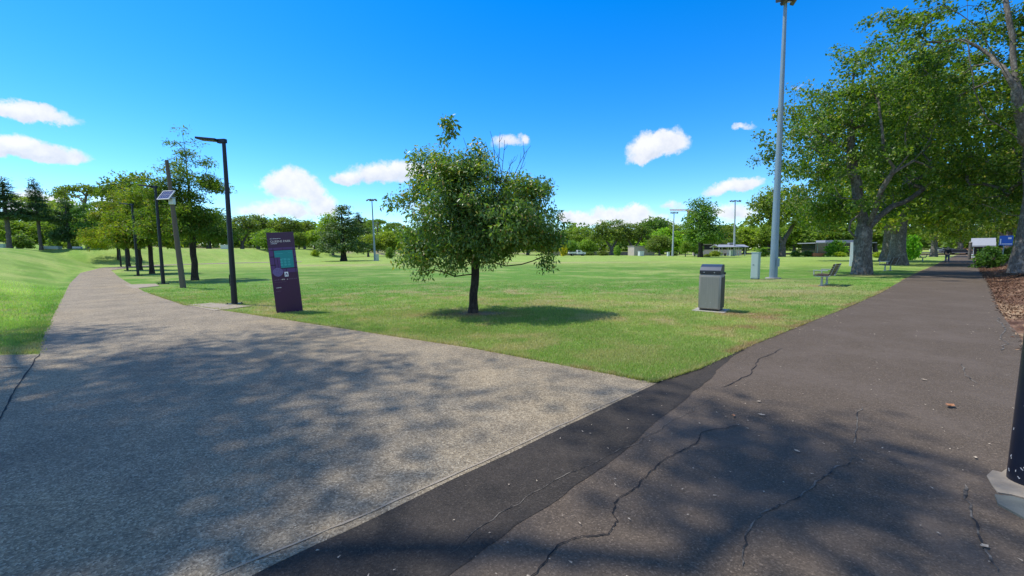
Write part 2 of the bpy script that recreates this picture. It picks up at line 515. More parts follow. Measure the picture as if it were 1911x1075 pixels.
def in_wedge(x, y):
    xl = cinterp(y, _cr, lambda a, b: a); xr = cinterp(y, _al, lambda a, b: a)
    return np.minimum(x - xl, xr - x)
def terrain(x, y):
    x, y = np.asarray(x, float), np.asarray(y, float)
    sl, sr = s_left(x, y), s_right(x, y)
    q_ = np.clip((sl - .5) / 9.0, 0, 1)
    a = q_ * (1.5 - .5 * q_ * q_) * sst(y, 4, 34)
    a = np.maximum(a, sst(y, 48, 63) * sst(-x, 48, 61))
    z = 2.35 * a + .9 * sst(-x - .2 * y, 80, 160) * 3
    z = z + 1.0 * sst(sr, .25, 4.2) * sst(y, 5, 14) * (1 - .6 * sst(y, 45, 70))
    z = z + 2.2 * sst(np.hypot(x, y), 150, 260) * sst(y, 20, 80)
    return z
def zt(x, y): return float(terrain(x, y))

# ------------------------------------------------------------------ turf colour
def ell(x, y, px, py, rx, ry):
    cx, cy = G(px, py)
    k = np.hypot(cx, cy)
    return np.exp(-(((x - cx) / rx) ** 2 + ((y - cy) / ry) ** 2))
def turf(x, y):
    x, y = np.asarray(x, float), np.asarray(y, float)
    d = np.hypot(x, y)
    n1, n2, n3 = fbm(x, y, .33), fbm(x + 40, y, 1.7), fbm(x, y + 70, .06)
    lush = np.array([.092, .205, .022]); mid = np.array([.165, .237, .048]); pale = np.array([.27, .295, .085])
    straw = np.array([.33, .26, .13]); dirt = np.array([.24, .13, .075]); far = np.array([.235, .33, .06])
    mixv = lambda a, b, f: a + (b - a) * f[:, None]
    sl, sr, wd = s_left(x, y), s_right(x, y), in_wedge(x, y)
    c = np.tile(mid, (len(x), 1))
    c = mixv(c, pale, sst(n1 + .5 * n2, .62, .98) * .8)
    c = mixv(c, lush, sst(d, 12, 18) * (1 - sst(d, 36, 60)) * (.55 + .4 * sst(n1, .35, .6)))
    c = mixv(c, far, sst(d, 38, 62) * .92)
    left = sst(sl, .1, .6)
    c = mixv(c, np.array([.15, .265, .036]), left * .85)
    st = .5 + .5 * np.sin((x * .62 + y * .78) * 2.3 + 2.5 * n1) + (fbm(x * .62 + y * .78, (x * .78 - y * .62) * .12, 2.2) - .5) * 1.6        # mower passes on the bank
    c = mixv(c, np.array([.26, .345, .075]), left * sst(st + (n1 - .5) * 1.2, .3, .8) * .6)
    # far field mower bands
    c = mixv(c, np.array([.2, .3, .05]), sst(np.sin(y * .34 + .05 * x), 0, .6) * sst(d, 45, 60) * .4)
    n6 = fbm(x + 13, y - 7, .14, 5); n7 = fbm(x - 31, y, .5, 5)
    c = c * (1 + .32 * (n6 - .5) + .30 * (n7 - .5))[:, None]
    c = mixv(c, np.array([.31, .33, .10]), sst(n7 + .4 * n6, .72, .95) * sst(d, 14, 30) * .55)
    n8 = fbm(x * .9 + y * .25, (y * .9 - x * .25) * 4.5, .38, 5)      # streaks left by the mower
    k8 = sst(d, 8, 13) * (1 - sst(d, 30, 48)) * (1 - sst(sl, -.3, .2))
    c = mixv(c, np.array([.30, .29, .11]), sst(n8, .52, .70) * k8 * .42)
    c = mixv(c, lush, sst(1 - n8, .52, .70) * k8 * .45)
    # straw patches
    s = sst(n2 + .35 * n1, .66, .95) * (1 - sst(d, 14, 26)) * .7
    s = np.maximum(s, .95 * ell(x, y, 1400, 557, 3.2, 1.5) * sst(n2, .25, .55))
    s = np.maximum(s, .75 * ell(x, y, 1480, 545, 4.2, 1.6) * sst(n1, .3, .6))
    s = np.maximum(s, .6 * ell(x, y, 1530, 534, 1.6, 1.2))
    s = np.maximum(s, .6 * ell(x, y, 1430, 524, 2.6, 1.0))
    s = np.maximum(s, .55 * ell(x, y, 960, 650, 3.5, 1.2) * sst(n2, .35, .6))
    s = np.maximum(s, .6 * ell(x, y, 640, 590, 3.0, .8) * sst(n2, .3, .6))
    s = np.maximum(s, .7 * ell(x, y, 620, 495, 9.0, 2.8))
    s = np.maximum(s, .5 * ell(x, y, 1050, 490, 20, 4))
    s = np.maximum(s, .5 * ell(x, y, 1350, 470, 40, 9))
    c = mixv(c, straw, np.clip(s, 0, 1))
    # worn earth: along the path edges, round the tree, by the bin
    e = .85 * np.exp(-((wd - .06) / .14) ** 2) * sst(n2, .42, .62) * (x > .8)
    e = np.maximum(e, .9 * ell(x, y, 885, 586, .95, .45) * sst(n2, .2, .5))
    e = np.maximum(e, .6 * ell(x, y, 830, 588, .7, .22) * sst(n2, .3, .6))
    e = np.maximum(e, .95 * ell(x, y, 1388, 586, .6, .3) * sst(n2, .2, .42))
    e = np.maximum(e, .85 * ell(x, y, 1465, 592, 1.3, .4) * sst(n2, .3, .52))
    e = np.maximum(e, .7 * ell(x, y, 1415, 612, .9, .3) * sst(n2, .32, .55))
    e = np.maximum(e, .6 * ell(x, y, 1528, 534, .5, .4))
    e = np.maximum(e, .5 * ell(x, y, 1608, 514, 1.6, 1.2))
    c = mixv(c, dirt, np.clip(e, 0, 1))
    # right bank: bark mulch and bare sandy soil, no turf
    b = sst(sr, -.75, -.35)
    n4, n5 = fbm(x, y, 5.5), fbm(x, y, .8)
    bank = mixv(np.tile([.085, .042, .026], (len(x), 1)), np.array([.25, .145, .09]), sst(n4, .35, .7))
    bank = mixv(bank, np.array([.44, .30, .17]), sst(n5, .4, .6) * (1 - sst(y, 9, 17)) * .9)
    bank = mixv(bank, np.array([.14, .2, .045]), sst(sr, 14, 22))
    c = c * (1 - b[:, None]) + bank * b[:, None]
    # worn ground under the far trees
    c = mixv(c, np.array([.26, .19, .13]), sst(d, 122, 150) * sst(n3, .45, .6) * .7)
    return c

# ------------------------------------------------------------------ ground sheet
def build_ground():
    ang = np.concatenate([np.linspace(R(27), R(153), 520), np.linspace(R(153), R(387), 70)[1:-1]])
    rad = np.concatenate([[.3], np.geomspace(.8, 270, 235), [340, 450, 700, 1200, 2500]])
    A, Q = np.meshgrid(ang, rad)
    X, Y = (Q * np.cos(A)).ravel(), (Q * np.sin(A)).ravel()
    Z = terrain(X, Y)
    na, nr = len(ang), len(rad)
    i = np.arange(nr - 1)[:, None] * na
    j = np.arange(na)[None, :]
    j2 = (j + 1) % na
    F = np.stack([i + j, i + na + j, i + na + j2, i + j2], -1).reshape(-1, 4)[:, ::-1]
    V = np.c_[X, Y, Z]
    cap = np.array([[0, 0, 0.0]])
    o = np_obj('grass_field', V, F, 'turf_ground', None, True, turf(X, Y))
    tag(o, kind='structure')
    me = MB(); me.cyl((0, 0, -.02), (0, 0, -.006), .4, n=24)
build_ground()

def resample(pts, step, jit, seed, z):
    rg = np.random.default_rng(seed)
    p = np.array(pts, float)
    out = []
    for a, b in zip(p[:-1], p[1:]):
        L = np.linalg.norm(b - a); far = np.hypot(*((a + b) / 2))
        n = max(1, int(L / (step * max(1, far / 7))))
        for k in range(n): out.append(a + (b - a) * k / n)
    out.append(p[-1])
    out = np.array(out)
    # soften corners a little, then roughen
    nrm = np.gradient(out, axis=0); nrm = np.c_[-nrm[:, 1], nrm[:, 0]]; nrm /= np.maximum(1e-6, np.linalg.norm(nrm, axis=1))[:, None]
    j = (fbm(out[:, 0], out[:, 1], 2.5, 3) - .5) * 2 * jit + rg.normal(0, jit * .2, len(out))
    return out + nrm * j[:, None]
def strip_between(name, L, Rr, material, z, across=6, seedstep=.12, jit=.02, kind='structure', lift_far=True):
    """both edges resampled to the same number of points (by shared parameter)"""
    L, Rr = np.array(L, float), np.array(Rr, float)
    assert len(L) == len(Rr)
    ll, rr = [], []
    for k in range(len(L) - 1):
        mid = (L[k] + L[k + 1] + Rr[k] + Rr[k + 1]) / 4
        d = max(np.linalg.norm(L[k + 1] - L[k]), np.linalg.norm(Rr[k + 1] - Rr[k]))
        n = max(1, int(d / (seedstep * max(1, np.hypot(*mid) / 7))))
        for q in range(n):
            ll.append(L[k] + (L[k + 1] - L[k]) * q / n); rr.append(Rr[k] + (Rr[k + 1] - Rr[k]) * q / n)
    ll.append(L[-1]); rr.append(Rr[-1])
    ll, rr = np.array(ll), np.array(rr)
    jl = (fbm(ll[:, 0], ll[:, 1], 2.2, 4) - .5) * 2 * jit
    jr = (fbm(rr[:, 0] + 31, rr[:, 1], 2.2, 4) - .5) * 2 * jit
    dv = rr - ll; dv /= np.maximum(1e-6, np.linalg.norm(dv, axis=1))[:, None]
    ll = ll + dv * jl[:, None]; rr = rr + dv * jr[:, None]
    V = []
    for q in range(across + 1):
        f = q / across
        xy = ll * (1 - f) + rr * f
        zz = terrain(xy[:, 0], xy[:, 1])
        zz = zz + z + .018 * sst(np.hypot(xy[:, 0], xy[:, 1]), 14, 40)
        V.append(np.c_[xy, zz])
    n = len(ll)
    V = np.concatenate(V)
    i = np.arange(across)[:, None] * n; j = np.arange(n - 1)[None, :]
    F = np.stack([i + j, i + n + j, i + n + j + 1, i + j + 1], -1).reshape(-1, 4)
    o = np_obj(name, V, F, material)
    tag(o, kind=kind)
    return o
conc = strip_between('concrete_path', CONC_L, CONC_R, 'aggregate', .008, 8, .10, .02)
asph = strip_between('asphalt_path', ASPH_L, ASPH_R, 'asphalt', .004, 6, .08, .06)

# apron on the left, where the lawn stops
ap = MB()
ap_pts = [(-7.35, 6.36), (-6.1, 5.2), (-5.2, 4.2), (-4.6, 2.6), (-20, -6), (-30, -6), (-30, 5.15), (-8.4, 6.28)]
ap.b.faces.new([ap.b.verts.new((x, y, .006)) for x, y in ap_pts])
tag(ap.build('concrete_apron', 'aggregate'), kind='structure')

def ribbon(name, pts, w0, w1, material, z, parent, seed, rough=.35, sub=7):
    rg = np.random.default_rng(seed)
    p = np.array(pts, float); q = []
    for a, b in zip(p[:-1], p[1:]):
        L = np.linalg.norm(b - a); nn = np.array([-(b - a)[1], (b - a)[0]]) / max(L, 1e-6)
        for k in range(sub):
            f = k / sub
            q.append(a + (b - a) * f + nn * rg.normal(0, .06 * L if k else .01) * rough)
    q.append(p[-1]); q = np.array(q)
    g = np.gradient(q, axis=0); nn = np.c_[-g[:, 1], g[:, 0]]; nn /= np.maximum(1e-6, np.linalg.norm(nn, axis=1))[:, None]
    wd = rg.uniform(w0, w1, len(q)); wd[0] = wd[-1] = w0 * .2
    A, B = q + nn * wd[:, None] / 2, q - nn * wd[:, None] / 2
    n = len(q)
    V = np.r_[np.c_[A, np.full(n, z)], np.c_[B, np.full(n, z)]]
    j = np.arange(n - 1)
    F = np.stack([j, j + n, j + n + 1, j + 1], -1)
    return np_obj(name, V, F, material, parent)
GP = lambda L: [G(*q) for q in L]
# dark resealed strip beside the concrete edge
S_in = [(-11.2, -9.1), (-.6, 1.6), (-.25, 1.95), (.55, 2.75), (2.2, 4.62), (2.7, 5.25), (3.18, 5.86), (3.72, 6.40)]
S_out = [(-13, -9.1), (-1.45, 1.89), (-1.0, 2.26), (-.11, 3.07), (1.71, 4.80), (2.44, 5.34), (3.0, 5.84), (3.7, 6.42)]
seal = strip_between('asphalt_patch', S_out, S_in, 'asphalt_new', .0068, 3, .06, .05)
ribbon('joint', [(-3.2, .22), (-1.45, 1.89), (-1.0, 2.26), (-.11, 3.07), (.8, 3.95), (1.71, 4.80)], .006, .022, 'concrete_pale', .0125, conc, 5, .08)
ribbon('joint', [(-7.57, 6.41), (-6.4, 5.22), (-5.6, 4.42), (-5.05, 3.9), (-4.5, 3.35), (-3.9, 2.3)], .008, .018, 'crack', .0125, conc, 6, .06)
ribbon('joint', [(-9.9, 5.75), (-8.0, 5.72), (-6.75, 5.55)], .006, .018, 'crack', .0125, conc, 7, .12)
CR = [
    ([(1385, 795), (1310, 808), (1300, 830), (1245, 855), (1215, 880), (1190, 910), (1150, 935), (1143, 960), (1152, 975), (1135, 1000), (1080, 1005), (1040, 1020), (1000, 1070), (960, 1120)], .003, .009, 'crack'),
    ([(1335, 740), (1270, 780), (1200, 820), (1100, 870), (1050, 890), (950, 950), (830, 1040)], .003, .006, 'crack_dusty'),
    ([(1600, 855), (1540, 890), (1480, 935), (1420, 960), (1390, 1000), (1385, 1060)], .004, .012, 'crack_dusty'),
    ([(1800, 905), (1812, 960), (1835, 1020), (1862, 1070)], .006, .018, 'crack_dusty'),
    ([(1460, 650), (1415, 672), (1400, 700), (1345, 725)], .006, .012, 'crack'),
    ([(1795, 680), (1800, 700), (1825, 718)], .006, .02, 'crack_dusty'),
    ([(1860, 592), (1870, 605), (1878, 640), (1868, 655)], .01, .03, 'crack_dusty'),
    ([(1610, 760), (1600, 800), (1592, 830)], .004, .010, 'crack_dusty')]
for k, (pl, a, b_, mm) in enumerate(CR):
    ribbon('crack', GP(pl), a, b_, mm, .0105, asph, 40 + k)

# ------------------------------------------------------------------ standing slabs on the turf
def slab(name, corners, zt_, material, label, cat, group=None):
    b = MB()
    b.prism([(x, y) for x, y in corners], zt_, lambda a, c, t_: (a, c, -.05 if t_ == 0 else zt_))
    return tag(b.build(name, material), label, cat, group)
slab('concrete_slab', GP([(345, 570), (395, 566), (470, 572), (400, 581)]), .02, 'concrete_pale', 'pale concrete slab at the foot of the nearest black lamp post', 'slab')
slab('concrete_slab', GP([(232, 532), (290, 530), (298, 534), (250, 539)]), .02, 'concrete_pale', 'pale concrete slab beside the path near the second black lamp post', 'slab')

# ------------------------------------------------------------------ grass blades
def make_blades():
    rg = np.random.default_rng(3)
    XY = []; W = []; H = []
    def add(x0, x1, y0, y1, dens, ok, wd, h):
        n = int((x1 - x0) * (y1 - y0) * dens)
        x = rg.uniform(x0, x1, n); y = rg.uniform(y0, y1, n)
        k = ok(x, y)
        x, y = x[k], y[k]
        XY.append(np.c_[x, y]); W.append(np.full(len(x), wd)); H.append(np.full(len(x), h))
    worn = lambda x, y: (fbm(x, y, 1.7) > .33)
    wedge = lambda x, y: (in_wedge(x, y) > rg.normal(-.005, .03, len(x))) & (worn(x, y) | (rg.uniform(0, 1, len(x)) < .5)) & (rg.uniform(12, 22.5, len(x)) > y)
    left = lambda x, y: (s_left(x, y) > rg.normal(0, .03, len(x))) & (y > 6.42 - .055 * (x + 7.6) * -1 * 0 - .06 * np.clip(-(x + 7.6), 0, 5)) & (x / np.maximum(y, .1) > -1.36) & (rg.uniform(9.5, 20, len(x)) > y)
    for y0, y1, x0, x1, dn, wd, h in ((4.8, 6.5, -.9, 4.2, 11000, .0065, .035), (6.5, 8.5, -4, 6.4, 6000, .008, .036), (8.5, 11, -8, 9.2, 3200, .010, .038), (11, 15, -13.5, 14, 1100, .014, .04), (15, 22, -16, 21.5, 330, .022, .042)):
        add(x0, x1, y0, y1, dn, wedge, wd, h)
    add(-13, -7, 6.0, 9.5, 4500, left, .011, .05)
    add(-28, -9, 9.5, 20, 900, left, .016, .05)
    XY = np.concatenate(XY); W = np.concatenate(W); H = np.concatenate(H)
    # keep clear of the trunk, slabs, bin and sign footprints
    for (cx, cy, r) in ((-1.02, 10.6, .2), (*G(1325, 577), .42), (*G(541, 580), .2), (*G(395, 573), .45)):
        k = np.hypot(XY[:, 0] - cx, XY[:, 1] - cy) > r
        XY, W, H = XY[k], W[k], H[k]
    bare = np.maximum(1.3 * ell(XY[:, 0], XY[:, 1], 890, 585, .8, .42), np.maximum(1.0 * np.maximum(ell(XY[:, 0], XY[:, 1], 1388, 586, .5, .26), .8 * ell(XY[:, 0], XY[:, 1], 1465, 592, 1.1, .35)), .8 * ell(XY[:, 0], XY[:, 1], 835, 588, .45, .14)))
    k = bare < rg.uniform(.25, 1.0, len(XY)) * (.6 + .8 * fbm(XY[:, 0], XY[:, 1], 3.0))
    XY, W, H = XY[k], W[k], H[k]
    # ragged fringe of longer, drier blades along the path edges
    nf = len(XY)
    for edge, y0, y1, num, sgn in ((_al, 4.8, 17, 9000, -1), (_cr, 4.9, 16, 5200, 1)):
        yy = y0 + (y1 - y0) * rg.uniform(0, 1, num) ** 1.7
        xx = cinterp(yy, edge, lambda a, b: a) + sgn * (rg.exponential(.045, num) - .025)
        kk = fbm(xx, yy, 1.3) > rg.uniform(.2, .62, num)
        xx, yy = xx[kk], yy[kk]
        XY = np.r_[XY, np.c_[xx, yy]]; W = np.r_[W, .007 + .0006 * yy]; H = np.r_[H, np.full(len(xx), .055)]
    n = len(XY)
    c = turf(XY[:, 0], XY[:, 1]) * rg.uniform(1.15, 1.95, (n, 1)) * rg.uniform(.92, 1.08, (n, 3))
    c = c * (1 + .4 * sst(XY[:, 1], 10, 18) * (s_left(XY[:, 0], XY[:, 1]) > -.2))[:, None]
    dry = (rg.uniform(0, 1, n) < .085)[:, None]
    c = np.where(dry, np.array([.52, .42, .2]) * rg.uniform(.7, 1.2, (n, 1)), c)
    c[nf:] = c[nf:] * .5 + np.array([.36, .29, .13]) * rg.uniform(.3, .8, (n - nf, 1))
    az = rg.uniform(0, 2 * np.pi, n); lean = rg.uniform(.2, 1.1, n); h = H * rg.uniform(.5, 1.3, n)
    z = terrain(XY[:, 0], XY[:, 1])
    side = np.c_[np.cos(az), np.sin(az)] * (W * rg.uniform(.6, 1.3, n))[:, None] / 2
    bend = np.c_[-np.sin(az), np.cos(az)] * (h * lean)[:, None]
    v0 = np.c_[XY - side, z - .004]; v1 = np.c_[XY + side, z - .004]; v2 = np.c_[XY + bend, z + h]
    V = np.stack([v0, v1, v2], 1).reshape(-1, 3)
    F = np.arange(3 * n).reshape(-1, 3)
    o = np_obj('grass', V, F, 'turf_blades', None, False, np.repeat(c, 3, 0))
    tag(o, 'short mown grass blades growing on the lawn beside both paths', 'grass', None, 'stuff')
make_blades()

# ------------------------------------------------------------------ trees
def tubes(chains):
    """chains: list of (pts (n,3), radii (n,)) -> verts, quads"""
    VV, FF, off = [], [], 0
    for pts, rad in chains:
        n = len(pts)
        if n < 2: continue
        k = 12 if rad[0] > .2 else 8 if rad[0] > .07 else 5 if rad[0] > .02 else 4
        tg = np.gradient(pts, axis=0); tg /= np.maximum(1e-9, np.linalg.norm(tg, axis=1))[:, None]
        ref = np.array([1.0, 0, 0]) if abs(tg[0][0]) < .8 else np.array([0, 1.0, 0])
        rings = []
        for q in range(n):
            a = ref - tg[q] * ref.dot(tg[q]); a /= max(1e-9, np.linalg.norm(a)); ref = a
            b = np.cross(tg[q], a)
            th = np.arange(k) * 2 * np.pi / k
            rr = rad[q]
            rings.append(pts[q] + rr * (np.cos(th)[:, None] * a + np.sin(th)[:, None] * b))
        VV.append(np.concatenate(rings))
        i = np.arange(n - 1)[:, None] * k; j = np.arange(k)[None, :]; j2 = (j + 1) % k
        FF.append(np.stack([i + j, i + j2, i + k + j2, i + k + j], -1).reshape(-1, 4) + off)
        off += n * k
    return np.concatenate(VV), np.concatenate(FF)

def grow(main, targets, rg, seg=.7, jitter=.12, rise=.15):
    """main: polylines; the first starts at the ground. Returns points and parents."""
    pts, par = [], []
    for li, pl in enumerate(main):
        pl = [np.array(p, float) for p in pl]
        if li == 0:
            prev = -1
        else:
            prev = int(np.argmin([np.linalg.norm(p - pl[0]) for p in pts])); pl = pl if np.linalg.norm(pts[prev] - pl[0]) > .05 else pl[1:]
            pl = [pts[prev]] + pl
        for a, b in zip(pl[:-1], pl[1:]):
            n = max(1, int(np.linalg.norm(b - a) / seg))
            for q in range(n):
                if prev == -1 or q > 0 or not (li > 0 and a is pl[0]):
                    pts.append(a + (b - a) * q / n + (rg.normal(0, jitter * .25, 3) if (prev >= 0 and q) else 0)); par.append(prev); prev = len(pts) - 1
        pts.append(pl[-1]); par.append(prev)
    nmain = len(pts)
    arr = np.zeros((nmain + len(targets) * 14 + 10, 3)); arr[:nmain] = pts
    par = par + [0] * (len(arr) - nmain)
    cnt = nmain
    M = arr[:nmain].copy()
    dmin = np.array([np.min(np.linalg.norm(M - t_, axis=1)) for t_ in targets])
    tips = []
    for ti in np.argsort(dmin):
        t_ = targets[ti]
        d = np.linalg.norm(arr[:cnt] - t_, axis=1) + .6 * np.maximum(0, arr[:cnt, 2] - t_[2])
        d[0] += 100; d[1] += 3
        a = int(np.argmin(d)); A = arr[a].copy()
        L = np.linalg.norm(t_ - A)
        if L < 1e-3: tips.append(a); continue
        pd = A - arr[par[a]] if par[a] >= 0 else np.array([0, 0, 1.0])
        pd = pd / max(1e-6, np.linalg.norm(pd))
        ctl = A + (t_ - A) * .45 + pd * L * .18 + np.array([0, 0, rise * L])
        n = min(12, max(2, int(L / seg)))
        prev = a
        for q in range(1, n + 1):
            f = q / n
            p = A * (1 - f) ** 2 + ctl * 2 * f * (1 - f) + t_ * f * f
            if q < n: p = p + rg.normal(0, jitter * min(1, L) * .35, 3)
            arr[cnt] = p; par[cnt] = prev; prev = cnt; cnt += 1
        tips.append(prev)
    return arr[:cnt], par[:cnt], tips

def skeleton_chains(pts, par, r_tip, r_base, flare=.5, flare_h=.5):
    n = len(pts)
    cnt = np.zeros(n); kids = [[] for _ in range(n)]
    for i in range(n):
        if par[i] >= 0: kids[par[i]].append(i)
    order = list(range(n))
    for i in sorted(order, key=lambda q: -q):
        if not kids[i]: cnt[i] = 1
        if par[i] >= 0: cnt[par[i]] += cnt[i]
    ex = math.log(r_base / r_tip) / math.log(max(2, cnt[0]))
    rad = r_tip * cnt ** ex
    z0 = pts[0][2]
    rad = rad * (1 + flare * np.exp(-(pts[:, 2] - z0) / flare_h))
    chains = []                                              # (points, radii, depth, parent chain)
    stack = [(-1, 0, 0, -1)]
    while stack:
        pa, node, dep, pc = stack.pop()
        idx = [] if pa < 0 else [pa]
        cur = node; ci = len(chains)
        rest = []
        while True:
            idx.append(cur)
            if not kids[cur]: break
            ks = sorted(kids[cur], key=lambda q: -cnt[q])
            for o_ in ks[1:]: rest.append((cur, o_))
            cur = ks[0]
        rr = rad[idx].copy()
        if pa >= 0: rr[0] = min(rr[0], rr[1] * 1.25)
        chains.append((pts[idx], rr, dep, pc))
        for a, b in rest: stack.append((a, b, dep + 1, ci))
    return chains

def leaves(centres, n_per, spread, length, width, rg, origin=None, up=.5, out=.5, hang=.3, sizevar=.5):
    c = np.repeat(centres, n_per, 0); n = len(c)
    sp = np.array(spread) if hasattr(spread, '__len__') else np.array([spread, spread, spread * .75])
    g = rg.normal(0, 1, (n, 3)); ln = np.linalg.norm(g, axis=1)[:, None]
    g = g / ln * np.minimum(ln, 2.1)
    P_ = c + g * sp
    o_ = np.array(origin if origin is not None else centres.mean(0))
    od = P_ - o_; od /= np.maximum(1e-6, np.linalg.norm(od, axis=1))[:, None]
    nr = rg.normal(0, 1, (n, 3)); nr /= np.linalg.norm(nr, axis=1)[:, None]
    nr = nr + np.array([0, 0, up]) + od * out; nr /= np.maximum(1e-6, np.linalg.norm(nr, axis=1))[:, None]
    ax = rg.normal(0, 1, (n, 3)) + od * .5 - np.array([0, 0, hang * 2])
    ax = ax - nr * np.sum(ax * nr, 1)[:, None]; ax /= np.maximum(1e-6, np.linalg.norm(ax, axis=1))[:, None]
    sd = np.cross(nr, ax)
    s = rg.uniform(1 - sizevar, 1 + sizevar, n)[:, None]
    L, W = length * s, width * s * rg.uniform(.8, 1.2, n)[:, None]
    v0 = P_; v1 = P_ + ax * L * .42 + sd * W * .5 + nr * W * .16
    v2 = P_ + ax * L - np.array([0, 0, 1]) * L * .06; v3 = P_ + ax * L * .42 - sd * W * .5 + nr * W * .16
    V = np.stack([v0, v1, v2, v3], 1).reshape(-1, 3)
    b = np.arange(n)[:, None] * 4
    F = np.concatenate([b + [0, 1, 2], b + [0, 2, 3]], 1).reshape(-1, 3)
    return V, F

def lobe_points(lobes, n, rg, shell=.45):
    """lobes: (x,y,z,rx,ry,rz[,w]) -> points leaning to the shell"""
    lb = np.array([l[:6] for l in lobes], float)
    vol = np.array([(l[3] * l[4] * l[5]) ** .72 * (l[6] if len(l) > 6 else 1) for l in lobes]); vol /= vol.sum()
    k = rg.choice(len(lb), n, p=vol)
    d = rg.normal(0, 1, (n, 3)); d /= np.linalg.norm(d, axis=1)[:, None]
    r_ = rg.uniform(0, 1, n) ** shell
    return lb[k, :3] + d * r_[:, None] * lb[k, 3:6]

def make_tree(name, base, main, lobes, nclump, nleaf, spread, leaf, lmat, bmat, r_tip, r_base, seed, label, cat='tree', group=None,
              limbs=0, tint=(1, 1, 1), seg=.7, shell=.45, up=.5, out=.5, hang=.3, rise=.15, flare=.5, flare_h=.5, targets=None, extra=None, jitter=.12):
    """main, lobes in metres relative to the base"""
    rg = np.random.default_rng(seed)
    T = lobe_points(lobes, nclump, rg, shell) if targets is None else targets
    pts, par, tips = grow(main, T, rg, seg, jitter, rise)
    ch = skeleton_chains(pts, par, r_tip, r_base, flare, flare_h)
    root = empty(name, base, 0, label, cat, group)
    # group chains into trunk and main limbs
    own = {}
    big = [i for i, c in enumerate(ch) if c[3] == 0]
    big = sorted(big, key=lambda i: -ch[i][1][1] if len(ch[i][1]) > 1 else 0)[:limbs]
    def top(i):
        while i > 0:
            if i in big: return i
            i = ch[i][3]
        return 0
    for i in range(len(ch)): own.setdefault(top(i), []).append((ch[i][0], ch[i][1]))
    for k, cs in own.items():
        V, F = tubes(cs)
        np_obj('trunk' if k == 0 else 'limb', V, F, bmat, root, True)
    V, F = leaves(T, nleaf, spread, leaf[0], leaf[1], rg, None, up, out, hang)
    if extra is not None:
        V2, F2 = extra(rg)
        F = np.r_[F, F2 + len(V)]; V = np.r_[V, V2]
    cr = np_obj('crown', V, F, lmat, root)
    cr.color = (*tint, 1)
    return root

# ---- the tree in the middle of the lawn (crown lobes measured from its trunk base, unit u)
u = 0.00572
def L2(cx, cy, rx, ry, dy=0.0, dep=None, wt=1.0):
    return ((cx - 468) * u, dy, (935 - cy) * u, rx * u, (dep if dep else rx) * u, ry * u, wt)
mid_lobes = [L2(480, 470, 280, 210, 0, 280, 1.2), L2(285, 290, 85, 85, .1), L2(235, 370, 62, 68, .1), L2(430, 310, 125, 80, -.1), L2(495, 275, 50, 60, .1), L2(180, 470, 70, 75, .1), L2(118, 440, 28, 42), L2(260, 640, 125, 110, 0, 200), L2(240, 700, 60, 60),
             L2(560, 560, 170, 130, -.3, 220), L2(700, 500, 140, 150, 0, 200), L2(810, 560, 60, 90), L2(800, 680, 40, 60, -.2), L2(800, 625, 45, 45, -.1), L2(705, 375, 75, 45), L2(640, 440, 70, 60), L2(330, 730, 90, 45), L2(770, 390, 45, 45), L2(440, 640, 130, 90, -.7, 130), L2(380, 400, 150, 120, -.5, 150)]
M = lambda *q: [((cx - 468) * u, dy, (935 - cy) * u) for cx, cy, dy in q]
mid_main = [M((468, 940, 0), (470, 850, 0), (480, 760, .03), (480, 690, .02), (470, 600, 0), (455, 480, .05), (440, 360, 0)),
            M((482, 705, .02), (560, 705, -.1), (620, 722, -.15), (690, 715, -.2), (740, 700, -.2), (775, 685, -.2), (805, 690, -.2)),
            M((482, 705, .02), (520, 660, .1), (600, 690, .1), (660, 640, .1), (700, 560, .1)),
            M((478, 768, .02), (440, 762, 0), (390, 768, -.1), (330, 745, -.1)),
            M((475, 640, 0), (380, 560, .2), (280, 480, .2), (180, 460, .2)),
            M((470, 600, 0), (560, 480, .1), (640, 380, .2)), M((470, 600, 0), (380, 420, -.2), (310, 300, .1)),
            M((310, 300, .1), (348, 220, .1), (352, 150, .05), (365, 110, 0))]
def mid_extra(rg):
    c = np.array(M((372, 80, 0), (360, 100, 0), (385, 110, 0), (372, 140, 0), (380, 125, 0), (350, 165, 0), (362, 90, 0)))
    V, F = leaves(c, 45, [.085, .085, .07], .12, .045, rg, None, .2, .4, .6)
    c2 = np.array(M((800, 385, 0), (790, 375, 0), (490, 175, .1), (492, 200, .1), (105, 425, 0), (95, 455, 0)))
    V2, F2 = leaves(c2, 35, [.1, .1, .08], .11, .045, rg, None, .3, .4, .5)
    return np.r_[V, V2], np.r_[F, F2 + len(V)]
mx, my = G(883, 583)
mid_tree = make_tree('broadleaf_tree', (mx, my, 0), mid_main, mid_lobes, 450, 140, [.15, .15, .11], (.09, .037), 'leaf_glossy', 'bark_dark', .0045, .105, 21,
                     'round leafy young tree alone in the middle of the lawn with bare twigs on top', limbs=6, seg=.22, shell=.5, up=.45, out=.6, hang=.5, flare=.45, flare_h=.16, extra=mid_extra, jitter=.05)
rg = np.random.default_rng(8)
tw = []
